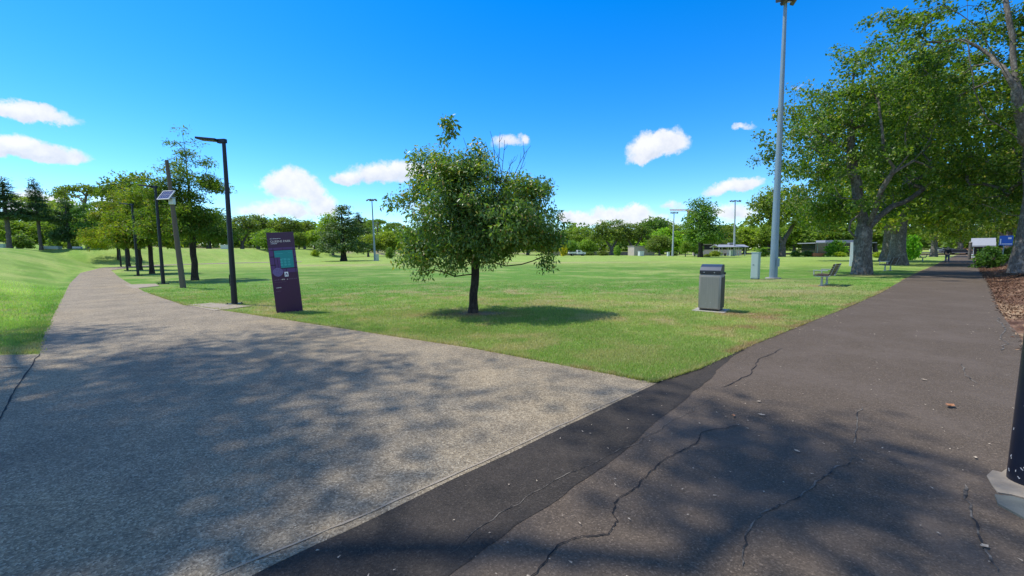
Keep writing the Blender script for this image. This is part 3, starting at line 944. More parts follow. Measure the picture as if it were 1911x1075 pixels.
for k in range(17):
    a = rg.uniform(-.55, .62); L_ = rg.uniform(230, 390) * (1 - .25 * abs(a)); sx, sy = 590 + rg.uniform(-45, 60), 470 + rg.uniform(-20, 30)
    q = [(sx, sy, .1)]; aa = a
    for st_ in range(7):
        aa += rg.normal(0, .13)
        q.append((q[-1][0] + L_ / 7 * math.sin(aa), q[-1][1] - L_ / 7 * math.cos(aa), .1 + rg.uniform(-.12, .12)))
    tw.append((np.array(M(*q)), np.linspace(.014, .004, 8)))
    for b_ in (3, 5, 6):
        if rg.uniform() < .6:
            an = aa + rg.choice([-1, 1]) * rg.uniform(.35, .8); l2 = rg.uniform(25, 60)
            x_, y_, d_ = q[b_]
            tw.append((np.array(M((x_, y_, d_), (x_ + l2 * .5 * math.sin(an), y_ - l2 * .5 * math.cos(an), d_), (x_ + l2 * math.sin(an * .7), y_ - l2 * math.cos(an * .7), d_ + .03))), np.array([.006, .004, .002])))
V, F = tubes(tw)
np_obj('dead_twigs', V, F, 'bark_dark', mid_tree, True)['kind'] = 'stuff'

# ---- plane trees of the avenue (given in photo pixels at the tree's own depth)
def pxlobe(px, py, rx, ry, Y, base, dy=0.0, dep=None, wt=1.0):
    x, y, z = P(px, py, Y + dy)
    k = (Y + dy) / FPX
    return (x - base[0], dy, z - base[2], rx * k, (dep if dep else rx) * k, ry * k, wt)
def pxline(Y, base, *q):
    out_ = []
    for t_ in q:
        dy = t_[2] if len(t_) > 2 else 0
        x, y, z = P(t_[0], t_[1], Y + dy)
        out_.append((x - base[0], dy, z - base[2]))
    return out_
Y1 = 25.97
b1 = (*G(1608, 512), 0.0)
t1_lobes = [pxlobe(*a, Y1, b1, *r_) for a, r_ in (((1597, 105, 34, 42), (1, 70)), ((1570, 190, 62, 60), (0, 110)), ((1445, 255, 46, 40), (0, 60)), ((1500, 280, 60, 48), (-1, 90)), ((1540, 325, 80, 66), (1, 140)),
            ((1625, 230, 85, 90), (1, 140)), ((1655, 330, 85, 80), (2, 130)), ((1545, 392, 60, 26), (1, 100)), ((1690, 300, 70, 70), (2, 110)), ((1450, 300, 40, 30), (1, 50)), ((1665, 392, 50, 24), (2, 90)), ((1540, 240, 50, 40), (2, 90)), ((1670, 180, 60, 60), (3, 90)))]
t1_main = [pxline(Y1, b1, (1608, 514), (1610, 480), (1610, 450), (1612, 432)),
           pxline(Y1, b1, (1598, 445), (1584, 430, -.3), (1588, 412, -.4), (1605, 400, -.5), (1618, 372, -.6)),
           pxline(Y1, b1, (1614, 432), (1640, 405, .3), (1665, 385, .2), (1700, 370, .2), (1740, 340, 0)),
           pxline(Y1, b1, (1616, 432), (1632, 395, -.8), (1660, 330, -1.8), (1668, 312, -2), (1648, 275, -2.2), (1642, 215, -2.2), (1630, 150, -1.6)),
           pxline(Y1, b1, (1668, 322, -1.9), (1695, 290, -2.2), (1690, 240, -2.2)), pxline(Y1, b1, (1668, 322, -1.9), (1705, 300, -2.2), (1735, 260, -2.2), (1752, 225, -2)),
           pxline(Y1, b1, (1612, 432), (1600, 360, .6), (1590, 300, .8), (1585, 200, .8), (1597, 110, .8)),
           pxline(Y1, b1, (1605, 372, -.8), (1570, 370, -1.8), (1540, 358, -2.4), (1500, 372, -2.4)), pxline(Y1, b1, (1590, 300, .5), (1530, 285, .3), (1470, 262, .2)),
           pxline(Y1, b1, (1600, 300, .5), (1560, 270, -1), (1520, 240, -1.2))]
make_tree('plane_tree', b1, t1_main, t1_lobes, 380, 92, [.31, .31, .20], (.155, .112), 'leaf_plane', 'bark_plane', .012, .46, 31,
          'nearest big plane tree on the lawn, forked thick trunk left of the asphalt path', group='plane trees lining the asphalt path', limbs=8, tint=(1.0, 1.12, .9), seg=.6, shell=.55, hang=.25, flare=.28, flare_h=.5, jitter=.2)

Y2 = 40.3
b2 = (*G(1675, 495), 0.0)
t2_lobes = [pxlobe(*a, Y2, b2, *r_) for a, r_ in (((1700, 150, 70, 70), (0, 110)), ((1650, 240, 80, 80), (0, 110)), ((1740, 250, 80, 90), (0, 120)), ((1700, 350, 110, 70), (0, 150)), ((1790, 330, 80, 80), (2, 120)), ((1760, 400, 90, 34), (1, 120)), ((1640, 385, 60, 40), (0, 100)), ((1790, 200, 70, 80), (3, 110)))]
t2_main = [pxline(Y2, b2, (1675, 496), (1675, 470), (1677, 440), (1682, 410), (1690, 370)),
           pxline(Y2, b2, (1677, 440), (1662, 418, -.4), (1650, 380, -.6), (1645, 310, -.6), (1650, 250, -.4)),
           pxline(Y2, b2, (1684, 400), (1720, 375, .5), (1760, 360, .6), (1800, 340, .8)), pxline(Y2, b2, (1690, 370), (1700, 300), (1705, 220), (1700, 160)), pxline(Y2, b2, (1695, 330), (1740, 280, .6), (1785, 220, 1))]
t2 = make_tree('plane_tree', b2, t2_main, t2_lobes, 420, 46, [.6, .6, .42], (.34, .25), 'leaf_plane', 'bark_plane', .02, .58, 32,
               'massive plane tree trunk with flared foot behind the second park bench', group='plane trees lining the asphalt path', limbs=5, seg=1.0, shell=.55, tint=(1.5, 1.4, .85), flare=.55, flare_h=.9, jitter=.3)

# the big tree on the bank at the right edge of the picture
Y3 = 21.0
x3, _, _ = P(1915, 505, Y3)
b3 = (x3, Y3, zt(x3, Y3) - .05)
t3_lobes = [pxlobe(*a, Y3, b3, *r_) for a, r_ in (((1690, 45, 55, 45), (1, 90)), ((1720, 130, 75, 40), (1.5, 110)), ((1800, 120, 50, 40), (2, 100)), ((1890, 50, 50, 60), (2.5, 110)), ((1665, 90, 30, 40), (0, 50)), ((1770, 190, 70, 45), (2, 120)), ((1860, 250, 50, 50), (3, 120)), ((1870, 330, 70, 45), (2.5, 110)), ((1800, 310, 60, 60), (3.5, 110)), ((1960, 200, 120, 130), (0, 200)), ((1990, 350, 100, 80), (0, 180)), ((1840, -60, 130, 50), (2, 180)), ((1980, 20, 130, 120), (0, 220)), ((1800, 372, 60, 30), (3, 120)))]
t3_main = [pxline(Y3, b3, (1915, 508), (1920, 460), (1928, 420), (1932, 360), (1926, 300)),
           pxline(Y3, b3, (1926, 300), (1903, 261, -1), (1842, 221, -1.5), (1817, 166, -1.7), (1807, 80, -1.7), (1802, -20, -1.7)),
           pxline(Y3, b3, (1926, 300), (1911, 262, -.8), (1898, 171, -1), (1877, 136, -1), (1847, 90, -1), (1827, 52, -1), (1790, 25, -.8), (1745, 2, -.6)),
           pxline(Y3, b3, (1930, 425), (1911, 404, -1), (1872, 397, -1.6), (1832, 381, -1.9)), pxline(Y3, b3, (1898, 171, -1), (1890, 100, -.6), (1880, 20, -.4), (1870, -40, .3)),
           pxline(Y3, b3, (1877, 136, -1), (1850, 105, .4), (1800, 75, 1), (1730, 78, 1)), pxline(Y3, b3, (1926, 300), (1950, 200, .5), (1970, 60, .5))]
make_tree('plane_tree', b3, t3_main, t3_lobes, 500, 100, [.27, .27, .17], (.14, .10), 'leaf_plane', 'bark_plane', .010, .5, 33,
          'huge plane tree on the mulched bank with grey limbs arching over the path', group='plane trees lining the asphalt path', limbs=6, tint=(1.0, 1.12, .9), seg=.55, shell=.6, flare=.35, flare_h=.6, hang=.3, jitter=.16)
# further avenue trees are copies of the second one
def avenue(px, Y, rz, s, label, col):
    x, _, _ = P(px, 480, Y)
    return dup(t2, (x, Y, zt(x, Y) - .05), rz, (s, s, s * 1.2), label, col)
avenue(1655, 52, 2.0, 1.0, 'plane tree with pale buttressed trunk half hidden behind the massive trunk', (1.1, 1.05, .9))
avenue(1742, 82, 4.1, .8, 'distant plane tree on the lawn left of the walking person', (1.3, 1.25, .8))
avenue(1790, 120, 1.2, .85, 'farthest plane tree where the asphalt path meets the road', (1.2, 1.2, .8))
avenue(1925, 44, 3.3, .85, 'plane tree on the bank behind the dark shrub and blue sign', (1.1, 1.05, .8))
avenue(1880, 84, 5.2, .9, 'plane tree shading the white kiosk from behind', (1.2, 1.15, .8))

# ---- out of the frame: the large tree left behind the camera whose shade lies on both paths
SH = [(180, 760, 310, 95, 74), (60, 930, 260, 150, 60), (420, 690, 230, 42, 30), (600, 760, 190, 50, 9), (420, 890, 240, 90, 16), (1500, 875, 170, 50, 16), (1270, 810, 60, 30, 3), (1560, 905, 110, 40, 7), (700, 1060, 200, 40, 4), (1330, 1055, 70, 20, 2),
      (160, 625, 120, 14, 12), (470, 645, 150, 10, 10), (900, 715, 90, 12, 2), (40, 640, 70, 25, 14), (700, 690, 110, 14, 5), (560, 620, 90, 8, 6), (1240, 760, 50, 20, 2)]
rg = np.random.default_rng(77)
bT = np.array((-15.5, -1.5, 0.0))
tg = []
for (px, py, rx, ry, n) in SH:
    for k in range(n):
        a = rg.uniform(0, 2 * np.pi); q = rg.uniform(0, 1) ** .5
        gx, gy = G(px + rx * q * math.cos(a), min(1300, py + ry * q * math.sin(a)))
        h = rg.uniform(16.0, 22.0)
        tg.append(np.array((gx + SUNV.x / SUNV.z * h, gy + SUNV.y / SUNV.z * h, h)) - bT)
tg = np.array(tg)
make_tree('plane_tree', tuple(bT), [[(0, 0, 0), (.1, .2, 3), (.3, .5, 7), (.6, 1.2, 12)]], None, 0, 64, [.55, .55, .2], (.14, .10), 'leaf_plane', 'bark_plane', .012, .5, 34,
          'large plane tree beside the camera whose shade dapples the concrete path', limbs=3, seg=.6, targets=tg, rise=.08)

# ---- bald cypresses along the concrete path
def cone_lobes(h, r, z0, n, rg, flat=.16, droop=.0, size=.42):
    lb = []
    for k in range(n):
        f = k / (n - 1)
        z = z0 + (h - z0) * f
        rr = r * (1 - f) ** .75 + .18 * r
        for q in range(max(2, int(6 * (1 - f) + 2))):
            a = rg.uniform(0, 6.28); d = rr * rg.uniform(.35, .85)
            lb.append((d * math.cos(a), d * math.sin(a), z + rg.uniform(-.3, .3) - droop * d, rr * size, rr * size, max(.14, flat * rr * 1.6)))
    return lb
def cypress(px, py, toprow, halfw, seed, label, tint, dens=1.0):
    x, y = G(px, py)
    z0 = zt(x, y)
    h = P(px, toprow, y)[2] - z0
    r_ = halfw * y / FPX
    rg = np.random.default_rng(seed)
    lb = cone_lobes(h, r_, h * .34, 10, rg, .12, -.12, .3 if dens < 1.5 else .38)
    lean = rg.uniform(-.2, .2)
    return make_tree('cypress_tree', (x, y, z0 - .02), [[(0, 0, 0), (.02, 0, h * .25), (lean * .5, .05, h * .6), (lean, 0, h * .96)]], lb, int(230 * dens), 60, [.26 * r_ / 2, .26 * r_ / 2, .12 * r_ / 2], (.24 if y > 25 else .17, .05 if y < 25 else .075), 'leaf_cypress', 'bark_dark', .008, .019 * h, seed,
                     label, group='young cypresses along the concrete path', tint=tint, seg=.5, shell=.8, up=.6, out=.3, hang=.25, rise=-.02, flare=.4, flare_h=.3, limbs=3)
cypress(364, 523, 254, 66, 41, 'tall dark cypress with feathery branches behind the timber solar pole', (.8, .95, .8), 1.9)
cypress(284, 511, 330, 48, 42, 'olive green cypress just left of the second black lamp post', (1.0, 1.05, .7))
cypress(262, 504, 340, 46, 43, 'yellowish cypress between the second and third lamp posts', (1.15, 1.15, .7))
cypress(240, 498, 336, 48, 44, 'open crowned cypress behind the third lamp post at the path bend', (1.15, 1.1, .8))
cypress(222, 494, 400, 46, 45, 'low bright yellow green cypress at the far bend of the concrete path', (1.6, 1.5, .6))

# ---- background trees: prototypes, then copies
PROTO = {}
def proto(kind, h, main, lobes, nclump, nleaf, spread, leaf, lmat, bmat, r_base, seed, **kw):
    r_ = make_tree(kw.pop('name', 'broadleaf_tree'), (0, 0, 0), main, lobes, nclump, nleaf, spread, leaf, lmat, bmat, .03, r_base, seed, None, None, **kw)
    PROTO[kind] = (r_, h, kw)
rg = np.random.default_rng(5)
proto('round', 12, [[(0, 0, 0), (.1, 0, 2), (0, .1, 4.5)]], [(0, 0, 7, 4.4, 4.4, 4.2), (-2.6, .4, 5.2, 2.6, 2.6, 2.2), (2.8, -.3, 5.6, 2.6, 2.6, 2.4), (1, -2.4, 6, 2.6, 2.4, 2.6), (-1, .6, 9.6, 2.4, 2.4, 1.9), (1.8, .5, 9, 2.2, 2.2, 1.8), (0, -2, 4, 3, 2.4, 1.6)], 210, 30, [.75, .75, .5], (.5, .36), 'leaf_far', 'bark_grey', .32, 51, seg=1.2, shell=.3)
proto('round2', 12, [[(0, 0, 0), (.2, 0, 1.6), (.3, .1, 4)]], [(.4, 0, 6.6, 4.0, 4.0, 3.6), (-3, .2, 6.2, 2.2, 2.4, 2.6), (3.2, .5, 4.6, 2.2, 2.2, 2.4), (2.2, -1.6, 7.6, 2.2, 2.0, 2.2), (-1.8, -1, 9.4, 2.0, 2.2, 2.0), (.5, -2.6, 4.2, 3.2, 2, 1.8), (1.2, 0, 10.2, 1.6, 1.8, 1.6)], 210, 30, [.7, .7, .5], (.5, .36), 'leaf_far', 'bark_grey', .35, 52, seg=1.2, shell=.3)
proto('clumpy', 12, [[(0, 0, 0), (.1, 0, 1.8), (-.2, .1, 3.4)], [(0, 0, 2), (1.6, .2, 5), (2.4, 0, 8)], [(0, 0, 2.4), (-1.8, 0, 5.4), (-2.6, .2, 8)]], [(-3.2, 0, 8.6, 1.9, 1.9, 1.6), (-1.2, .6, 10, 1.9, 1.9, 1.7), (1.2, -.4, 10.4, 1.8, 1.8, 1.5), (3, .4, 8.6, 1.9, 1.9, 1.6), (4.2, 0, 6.2, 1.5, 1.5, 1.2), (-4.4, .2, 6.2, 1.5, 1.5, 1.3), (0, -1.6, 7.6, 2.2, 1.8, 1.7), (2, -1.4, 6.2, 1.6, 1.6, 1.2), (-2, -1.2, 5.8, 1.6, 1.6, 1.2), (0, 1.6, 8, 2.6, 2, 2)], 190, 26, [.6, .6, .42], (.44, .3), 'leaf_far', 'bark_grey', .4, 53, seg=1.0, shell=.45)
proto('dome', 10, [[(0, 0, 0), (0, 0, 1.5), (.1, 0, 3.2)]], [(0, 0, 5, 5.4, 5.2, 4.4), (-3.4, 0, 3.6, 2.6, 2.6, 2), (3.4, 0, 3.8, 2.6, 2.6, 2)], 220, 30, [.7, .7, .4], (.48, .36), 'leaf_far', 'bark_grey', .3, 54, seg=1.2, shell=.22)
proto('tall', 15, [[(0, 0, 0), (0, 0, 3), (.1, .1, 8), (0, 0, 13.5)]], [(0, 0, 12.6, 2.2, 2.2, 2.2), (-.8, 0, 10.4, 3, 3, 2), (1.4, .2, 9.6, 3, 3, 1.9), (-2.4, 0, 7.2, 2.8, 2.8, 1.9), (2.6, 0, 6.6, 3, 3, 2), (0, -1.5, 5.4, 3.6, 2.6, 1.9), (3.2, 0, 4.6, 2.2, 2.4, 1.3), (-3.2, .3, 4.8, 2.2, 2.4, 1.4), (0, .8, 8, 3.4, 3, 2.6)], 270, 30, [.62, .62, .4], (.42, .28), 'leaf_far', 'bark_dark', .42, 55, seg=1.1, shell=.42)
cl = []
for k in range(9):
    f = k / 8
    for q in range(7 - int(4 * f)):
        a = q * 6.28 / (7 - int(4 * f)) + rg.uniform(-.4, .4); d = (4.6 * (1 - f) ** .8 + .3) * rg.uniform(.5, .9)
        cl.append((d * math.cos(a), d * math.sin(a), 2.6 + 8.6 * f + rg.uniform(-.3, .3), 1.7 * (1 - .5 * f), 1.7 * (1 - .5 * f), .55))
proto('cedar', 12, [[(0, 0, 0), (.1, 0, 3), (0, 0, 11)]], cl, 330, 28, [.6, .6, .22], (.4, .22), 'leaf_conifer', 'bark_dark', .5, 56, seg=1.0, shell=.5, name='cedar_tree', up=.9, rise=0)
hp = []
for z in np.arange(7.5, 17.4, .75):
    rr = max(.5, 2.5 * (1 - ((z - 7.5) / 10.5) ** 1.4)) * rg.uniform(.75, 1.15)
    for q in range(5):
        a = q * 1.257 + rg.uniform(-.4, .4)
        hp.append((rr * .75 * math.cos(a), rr * .75 * math.sin(a), z + rg.uniform(-.15, .25), rr * .42, rr * .42, .3))
proto('hoop', 18, [[(0, 0, 0), (.1, 0, 6), (0, 0, 17.6)]], hp, 260, 26, [.4, .4, .2], (.42, .16), 'leaf_conifer', 'bark_grey', .3, 57, seg=1.0, shell=.5, name='hoop_pine', up=.9, rise=-.05)
cn = cone_lobes(13, 2.9, 3.2, 9, rg, .2)
proto('conifer', 13, [[(0, 0, 0), (0, 0, 5), (0, 0, 12.6)]], cn, 300, 28, [.45, .45, .25], (.42, .2), 'leaf_conifer', 'bark_grey', .3, 58, seg=1.0, shell=.5, name='conifer_tree', up=.6, rise=-.05)
um = []
for q in range(26):
    a = rg.uniform(0, 6.28); d = 5.2 * rg.uniform(.1, 1) ** .6
    um.append((d * math.cos(a), d * math.sin(a), 11.4 - .055 * d * d + rg.uniform(-.5, .5), 1.2, 1.2, .35))
proto('umbrella', 12, [[(0, 0, 0), (.2, 0, 4), (.1, 0, 7)]], um, 150, 20, [.5, .5, .18], (.36, .22), 'leaf_far', 'bark_grey', .28, 59, seg=.9, shell=.5, name='umbrella_tree', rise=.05)
proto('shrub', 3, [[(0, 0, 0), (0, 0, .5), (.05, 0, 1.2)]], [(0, 0, 1.5, 1.5, 1.5, 1.2), (-.8, 0, 1, .9, .9, .8), (.8, -.2, 1.1, .9, .9, .8), (.2, 0, 2.4, .8, .8, .5)], 90, 26, [.3, .3, .22], (.3, .2), 'leaf_far', 'bark_grey', .09, 60, seg=.5, shell=.35, name='shrub', flare=.1)
WIDTH = {'round': 10.6, 'round2': 10.8, 'clumpy': 11.4, 'dome': 12, 'tall': 9.6, 'cedar': 11.5, 'hoop': 6.0, 'conifer': 7.4, 'umbrella': 12.4, 'shrub': 4.0}
GROUPN = {'round': 'broadleaf trees beyond the lawn', 'round2': 'broadleaf trees beyond the lawn', 'clumpy': 'broadleaf trees beyond the lawn', 'dome': 'broadleaf trees beyond the lawn', 'tall': 'broadleaf trees beyond the lawn', 'cedar': 'conifers beyond the lawn', 'hoop': 'hoop pines on the grassy bank', 'conifer': 'conifers beyond the lawn', 'umbrella': 'flat crowned trees beyond the lawn', 'shrub': 'shrubs beyond the lawn'}
BG = [ # px, top row, depth, width px, kind, tint, label
    (2, 326, 57, 62, 'hoop', (.8, .95, 1.0), 'dark hoop pine on the bank at the left edge of the picture'),
    (62, 329, 60, 44, 'hoop', (.85, 1.0, 1.0), 'slim dark hoop pine with a tall bare trunk on the grassy bank'),
    (119, 358, 62, 50, 'conifer', (.8, .95, .95), 'dark dense conifer between the slim hoop pine and the brighter conifer'),
    (154, 366, 62, 50, 'conifer', (1.25, 1.6, .75), 'bright green conifer with a pale trunk on the bank'),
    (42, 363, 95, 105, 'umbrella', (1.5, 1.35, 1.2), 'pale flat crowned tree spreading behind the slim hoop pine'),
    (152, 345, 92, 90, 'umbrella', (1.05, 1.0, .9), 'grey flat crowned tree behind the two conifers on the bank'),
    (28, 408, 84, 66, 'round', (1.2, 1.25, .8), 'light green bushy tree behind the leftmost hoop pine'),
    (92, 412, 88, 60, 'round2', (1.1, 1.2, .8), 'light green bushy tree behind the slim hoop pine trunk'),
    (130, 405, 95, 60, 'clumpy', (1.0, 1.05, .8), 'mid green tree filling the gap between the two conifers'),
    (182, 398, 85, 60, 'round', (.9, .95, .7), 'dark tree right of the bright green conifer'),
    (75, 405, 92, 46, 'round2', (.65, .75, .7), 'small dark tree right of the slim hoop pine trunk'),
    (210, 402, 88, 60, 'round', (.95, .95, .8), 'dull green tree behind the low yellow cypress'),
    (40, 437, 66, 34, 'shrub', (.95, 1.0, .9), 'grey green shrub on the bank between the two hoop pines'),
    (106, 440, 68, 32, 'shrub', (.9, 1.0, .8), 'rounded shrub on the bank beside the pale utility cabinet'),
    (134, 443, 67, 28, 'shrub', (1.4, 1.3, 1.0), 'pale shrub on the bank in front of the bright conifer'),
    (182, 446, 70, 34, 'shrub', (1.1, 1.1, .7), 'green shrub on the bank at the right of the white box'),
    (250, 316, 78, 110, 'clumpy', (.95, .95, .75), 'tall open tree rising above the yellowish cypresses'),
    (205, 375, 80, 70, 'umbrella', (1.1, 1.05, .9), 'grey spreading tree left of the tall open tree'),
    (318, 395, 130, 90, 'round', (.9, 1, .8), 'dark tree behind the second lamp post and solar pole'),
    (385, 400, 140, 90, 'round2', (.95, 1, .9), 'tree behind the tall dark cypress on its right'),
    (448, 400, 150, 66, 'clumpy', (.95, .95, .85), 'grey green tree just right of the nearest black lamp post'),
    (478, 398, 160, 60, 'clumpy', (.85, .9, .8), 'dull tree above the left edge of the purple sign'),
    (498, 425, 98, 52, 'dome', (1.1, 1.25, .85), 'small domed tree with a dark trunk half hidden by the purple sign'),
    (532, 403, 158, 66, 'clumpy', (.95, .95, .8), 'tree rising directly above the purple sign'),
    (556, 432, 120, 30, 'round2', (.9, .95, .8), 'low dark tree just right of the purple sign'),
    (566, 410, 165, 56, 'round', (.95, .95, .85), 'dull green tree between the purple sign and the bright tree'),
    (585, 428, 125, 42, 'round2', (1.45, 1.5, .7), 'bright yellow green tree left of the broad dark cedar'),
    (618, 398, 120, 56, 'round', (1.45, 1.5, .75), 'tall bright green tree peeping over the left shoulder of the cedar'),
    (637, 382, 72.5, 104, 'cedar', (1.3, 1.25, 1.15), 'broad dark cedar with layered boughs standing on the lawn'),
    (668, 394, 175, 40, 'hoop', (1.0, 1.0, 1.0), 'thin distant pine behind the right shoulder of the cedar'),
    (547, 411, 190, 20, 'hoop', (.9, 1.0, 1.1), 'tiny distant bluish pine above the sign right corner'),
    (703, 409, 165, 46, 'umbrella', (1.0, 1.1, 1.0), 'distant dome topped pine behind the left floodlight mast'),
    (735, 414, 170, 40, 'umbrella', (.95, 1.05, .95), 'distant dome topped pine left of the middle tree crown'),
    (686, 437, 130, 50, 'round', (1.35, 1.25, .75), 'yellow green tree behind the foot of the left floodlight mast'),
    (722, 430, 135, 54, 'round2', (1.35, 1.3, .75), 'yellow green tree between the left mast and the middle tree'),
    (727, 462, 95, 20, 'shrub', (.8, .95, .7), 'dark little shrub on the lawn right of the left floodlight mast'),
    (588, 466, 108, 18, 'shrub', (1.9, 1.7, .6), 'yellow shrub at the left foot of the broad cedar'),
    (775, 428, 150, 70, 'round', (1.0, 1.1, .8), 'tree behind the lower left of the middle tree crown'),
    (840, 425, 160, 80, 'round2', (.95, 1.0, .8), 'tree behind the trunk of the middle tree on its left'),
    (915, 428, 160, 80, 'clumpy', (1.0, 1.0, .8), 'tree behind the trunk of the middle tree on its right'),
    (985, 430, 155, 76, 'round', (1.0, 1.1, .8), 'tree behind the drooping right side of the middle tree'),
    (1040, 436, 165, 54, 'round2', (.8, .95, .8), 'dark tree just right of the middle tree crown'),
    (1078, 424, 165, 80, 'clumpy', (1.1, 1.15, .85), 'light tree between the middle tree and the grey double crowned tree'),
    (1064, 448, 140, 36, 'round', (1.05, 1.3, .9), 'fresh green small tree behind the yellow shrub'),
    (1096, 446, 142, 44, 'round2', (1.15, 1.35, .8), 'fresh green tree behind the parked white pickup'),
    (1052, 455, 122, 17, 'shrub', (3.2, 2.0, .4), 'bright golden yellow shrub at the far edge of the lawn'),
    (1142, 408, 138, 82, 'clumpy', (.95, .95, .9), 'tall grey green tree with dark trunk left of the small brick building'),
    (1184, 414, 140, 64, 'clumpy', (.85, .9, .85), 'grey green tree rising behind the small brick building'),
    (1152, 459, 124, 15, 'shrub', (1.0, 1.3, .7), 'small round standard bush in front of the tall grey green tree'),
    (1222, 404, 190, 84, 'round', (.55, .75, .75), 'dark tree crown rising behind the bright dome'),
    (1238, 424, 150, 84, 'dome', (1.35, 1.75, .5), 'bright lime green domed tree beside the second floodlight mast'),
    (1232, 437, 122, 46, 'round2', (.95, .95, .95), 'grey green tree hiding the right end of the brick building'),
    (1272, 415, 150, 60, 'clumpy', (1.2, 1.15, .8), 'yellowish tree between the second mast and the tallest tree'),
    (1311, 363, 91, 82, 'tall', (.72, .95, .85), 'tallest dark tree with a straight trunk at the far edge of the lawn'),
    (1280, 448, 100, 22, 'round', (1.15, 1.25, .8), 'slim small tree left of the tallest dark tree'),
    (1297, 452, 105, 28, 'round2', (.95, 1.2, .7), 'low leafy tree under the left side of the tallest dark tree'),
    (1352, 418, 140, 64, 'clumpy', (1.1, 1.05, .85), 'pale tree right behind the tallest dark tree'),
    (1392, 422, 150, 72, 'round', (1.35, 1.35, .75), 'light green tree behind the third floodlight mast'),
    (1438, 408, 140, 70, 'round2', (1.15, 1.2, .75), 'light green tree behind the nearest tall mast'),
    (1358, 445, 128, 44, 'round', (.7, .8, .6), 'dark shady tree behind the white picnic shelter'),
    (1466, 342, 92, 124, 'clumpy', (1.15, 1.1, 1.0), 'wide pale leaved tree with leaning trunk right of the tall mast'),
    (1486, 410, 130, 80, 'round', (1.0, 1.1, .7), 'green tree behind the leaning pale trunk'),
    (1530, 402, 135, 84, 'round2', (.95, 1.1, .7), 'green tree above the flat roofed building'),
    (1575, 408, 128, 70, 'round', (.85, 1.0, .7), 'dark green tree left behind the nearest plane trunk'),
    (1640, 400, 130, 90, 'round2', (1.0, 1.1, .7), 'green tree between the two plane trunks in the distance'),
    (1424, 464, 94, 26, 'shrub', (.75, 1.0, .7), 'clipped round bush under the little palm'),
    (1486, 468, 92, 25, 'shrub', (.95, 1.1, .75), 'low round bush right of the leaning trunk'),
    (1508, 468, 93, 26, 'shrub', (.85, .95, .95), 'grey green bush left of the orange planter'),
    (1562, 449, 90, 36, 'shrub', (1.25, 1.55, .55), 'tall lime green bush in front of the flat roofed building'),
    (1567, 470, 87, 24, 'shrub', (2.0, 1.8, .45), 'low yellow bush at the foot of the lime green bush'),
    (1590, 471, 88, 16, 'shrub', (2.0, 1.7, .5), 'small yellow bush left of the nearest plane trunk'),
    (1703, 440, 58, 34, 'shrub', (1.2, 1.9, .5), 'bright green bush right of the massive plane trunk'),
    (1640, 470, 75, 22, 'shrub', (2.0, 1.8, .5), 'yellow bush between the two plane trunks'),
    (1848, 460, 33, 44, 'shrub', (.5, .75, .55), 'dark glossy bush at the edge of the mulched bank'),
    (1885, 462, 38, 34, 'shrub', (.9, .9, .6), 'olive bush on the bank under the blue sign'),
    (1335, 468, 102, 26, 'shrub', (1.5, 1.35, .7), 'low yellowish bush left of the picnic shelter'),
    (1320, 474, 97, 16, 'shrub', (1.5, 1.35, .7), 'small yellowish bush at the right foot of the tallest dark tree'),
    (1255, 468, 118, 20, 'shrub', (.7, .8, .6), 'dark bush at the foot of the second floodlight mast'),
    (1125, 468, 130, 26, 'shrub', (.8, .8, .7), 'dull bush between the white pickup and the standard bush'),
    (1100, 470, 135, 22, 'shrub', (.8, .85, .7), 'dark low bush right behind the white pickup'),
    (540, 463, 140, 34, 'shrub', (.75, .8, .7), 'dark low bush seen just right of the purple sign'),
]
first = set()
for k, (px, row, Y, wpx, kind, tint, label) in enumerate(BG):
    pr, h0, _ = PROTO[kind]
    x, _, ztop = P(px, row, Y)
    z0 = zt(x, Y)
    sz = max(.15, (ztop - z0) / h0)
    sx = wpx * Y / FPX / WIDTH[kind] * 1.06
    rz = (k * 2.399) % 6.283 if kind not in ('clumpy',) else ((k * 1.3) % .8 - .4) + (math.pi if k % 2 else 0)
    if kind in first:
        o = dup(pr, (x, Y, z0 - .03), rz, (sx, sx, sz), label, tint)
    else:
        o = pr; first.add(kind)
        o.location = (x, Y, z0 - .03); o.rotation_euler = (0, 0, rz); o.scale = (sx, sx, sz)
        for c_ in o.children: c_.color = (*tint, 1)
    o['label'] = label
    o['category'] = 'shrub' if kind == 'shrub' else 'tree'
    o['group'] = GROUPN[kind]
# the wood that closes the view behind the nearer trees, one mass
rg = np.random.default_rng(15)
wc = []
for a in np.linspace(-62, 62, 260):
    for q in range(3):
        rr = 215 + rg.uniform(-12, 25)
        x, y = rr * math.sin(R(a)), rr * math.cos(R(a))
        top = 8.5 + 3.5 * math.sin(a * .9) * math.sin(a * .23) + rg.uniform(-1, 1)
        if y < 20: continue
        for zz in (top, top * .6, top * .25): wc.append((x + rg.uniform(-2, 2), y, zt(x, y) + zz))
V, F = leaves(np.array(wc), 22, [2.0, 2.0, 1.5], 1.5, 1.1, rg, (0, 300, 0), .6, .0, .2)
wd = np_obj('far_woods', V, F, 'leaf_far')
wd.color = (.85, .95, .85, 1)
tag(wd, 'far wood closing the view all along the horizon', 'woods', None, 'stuff')

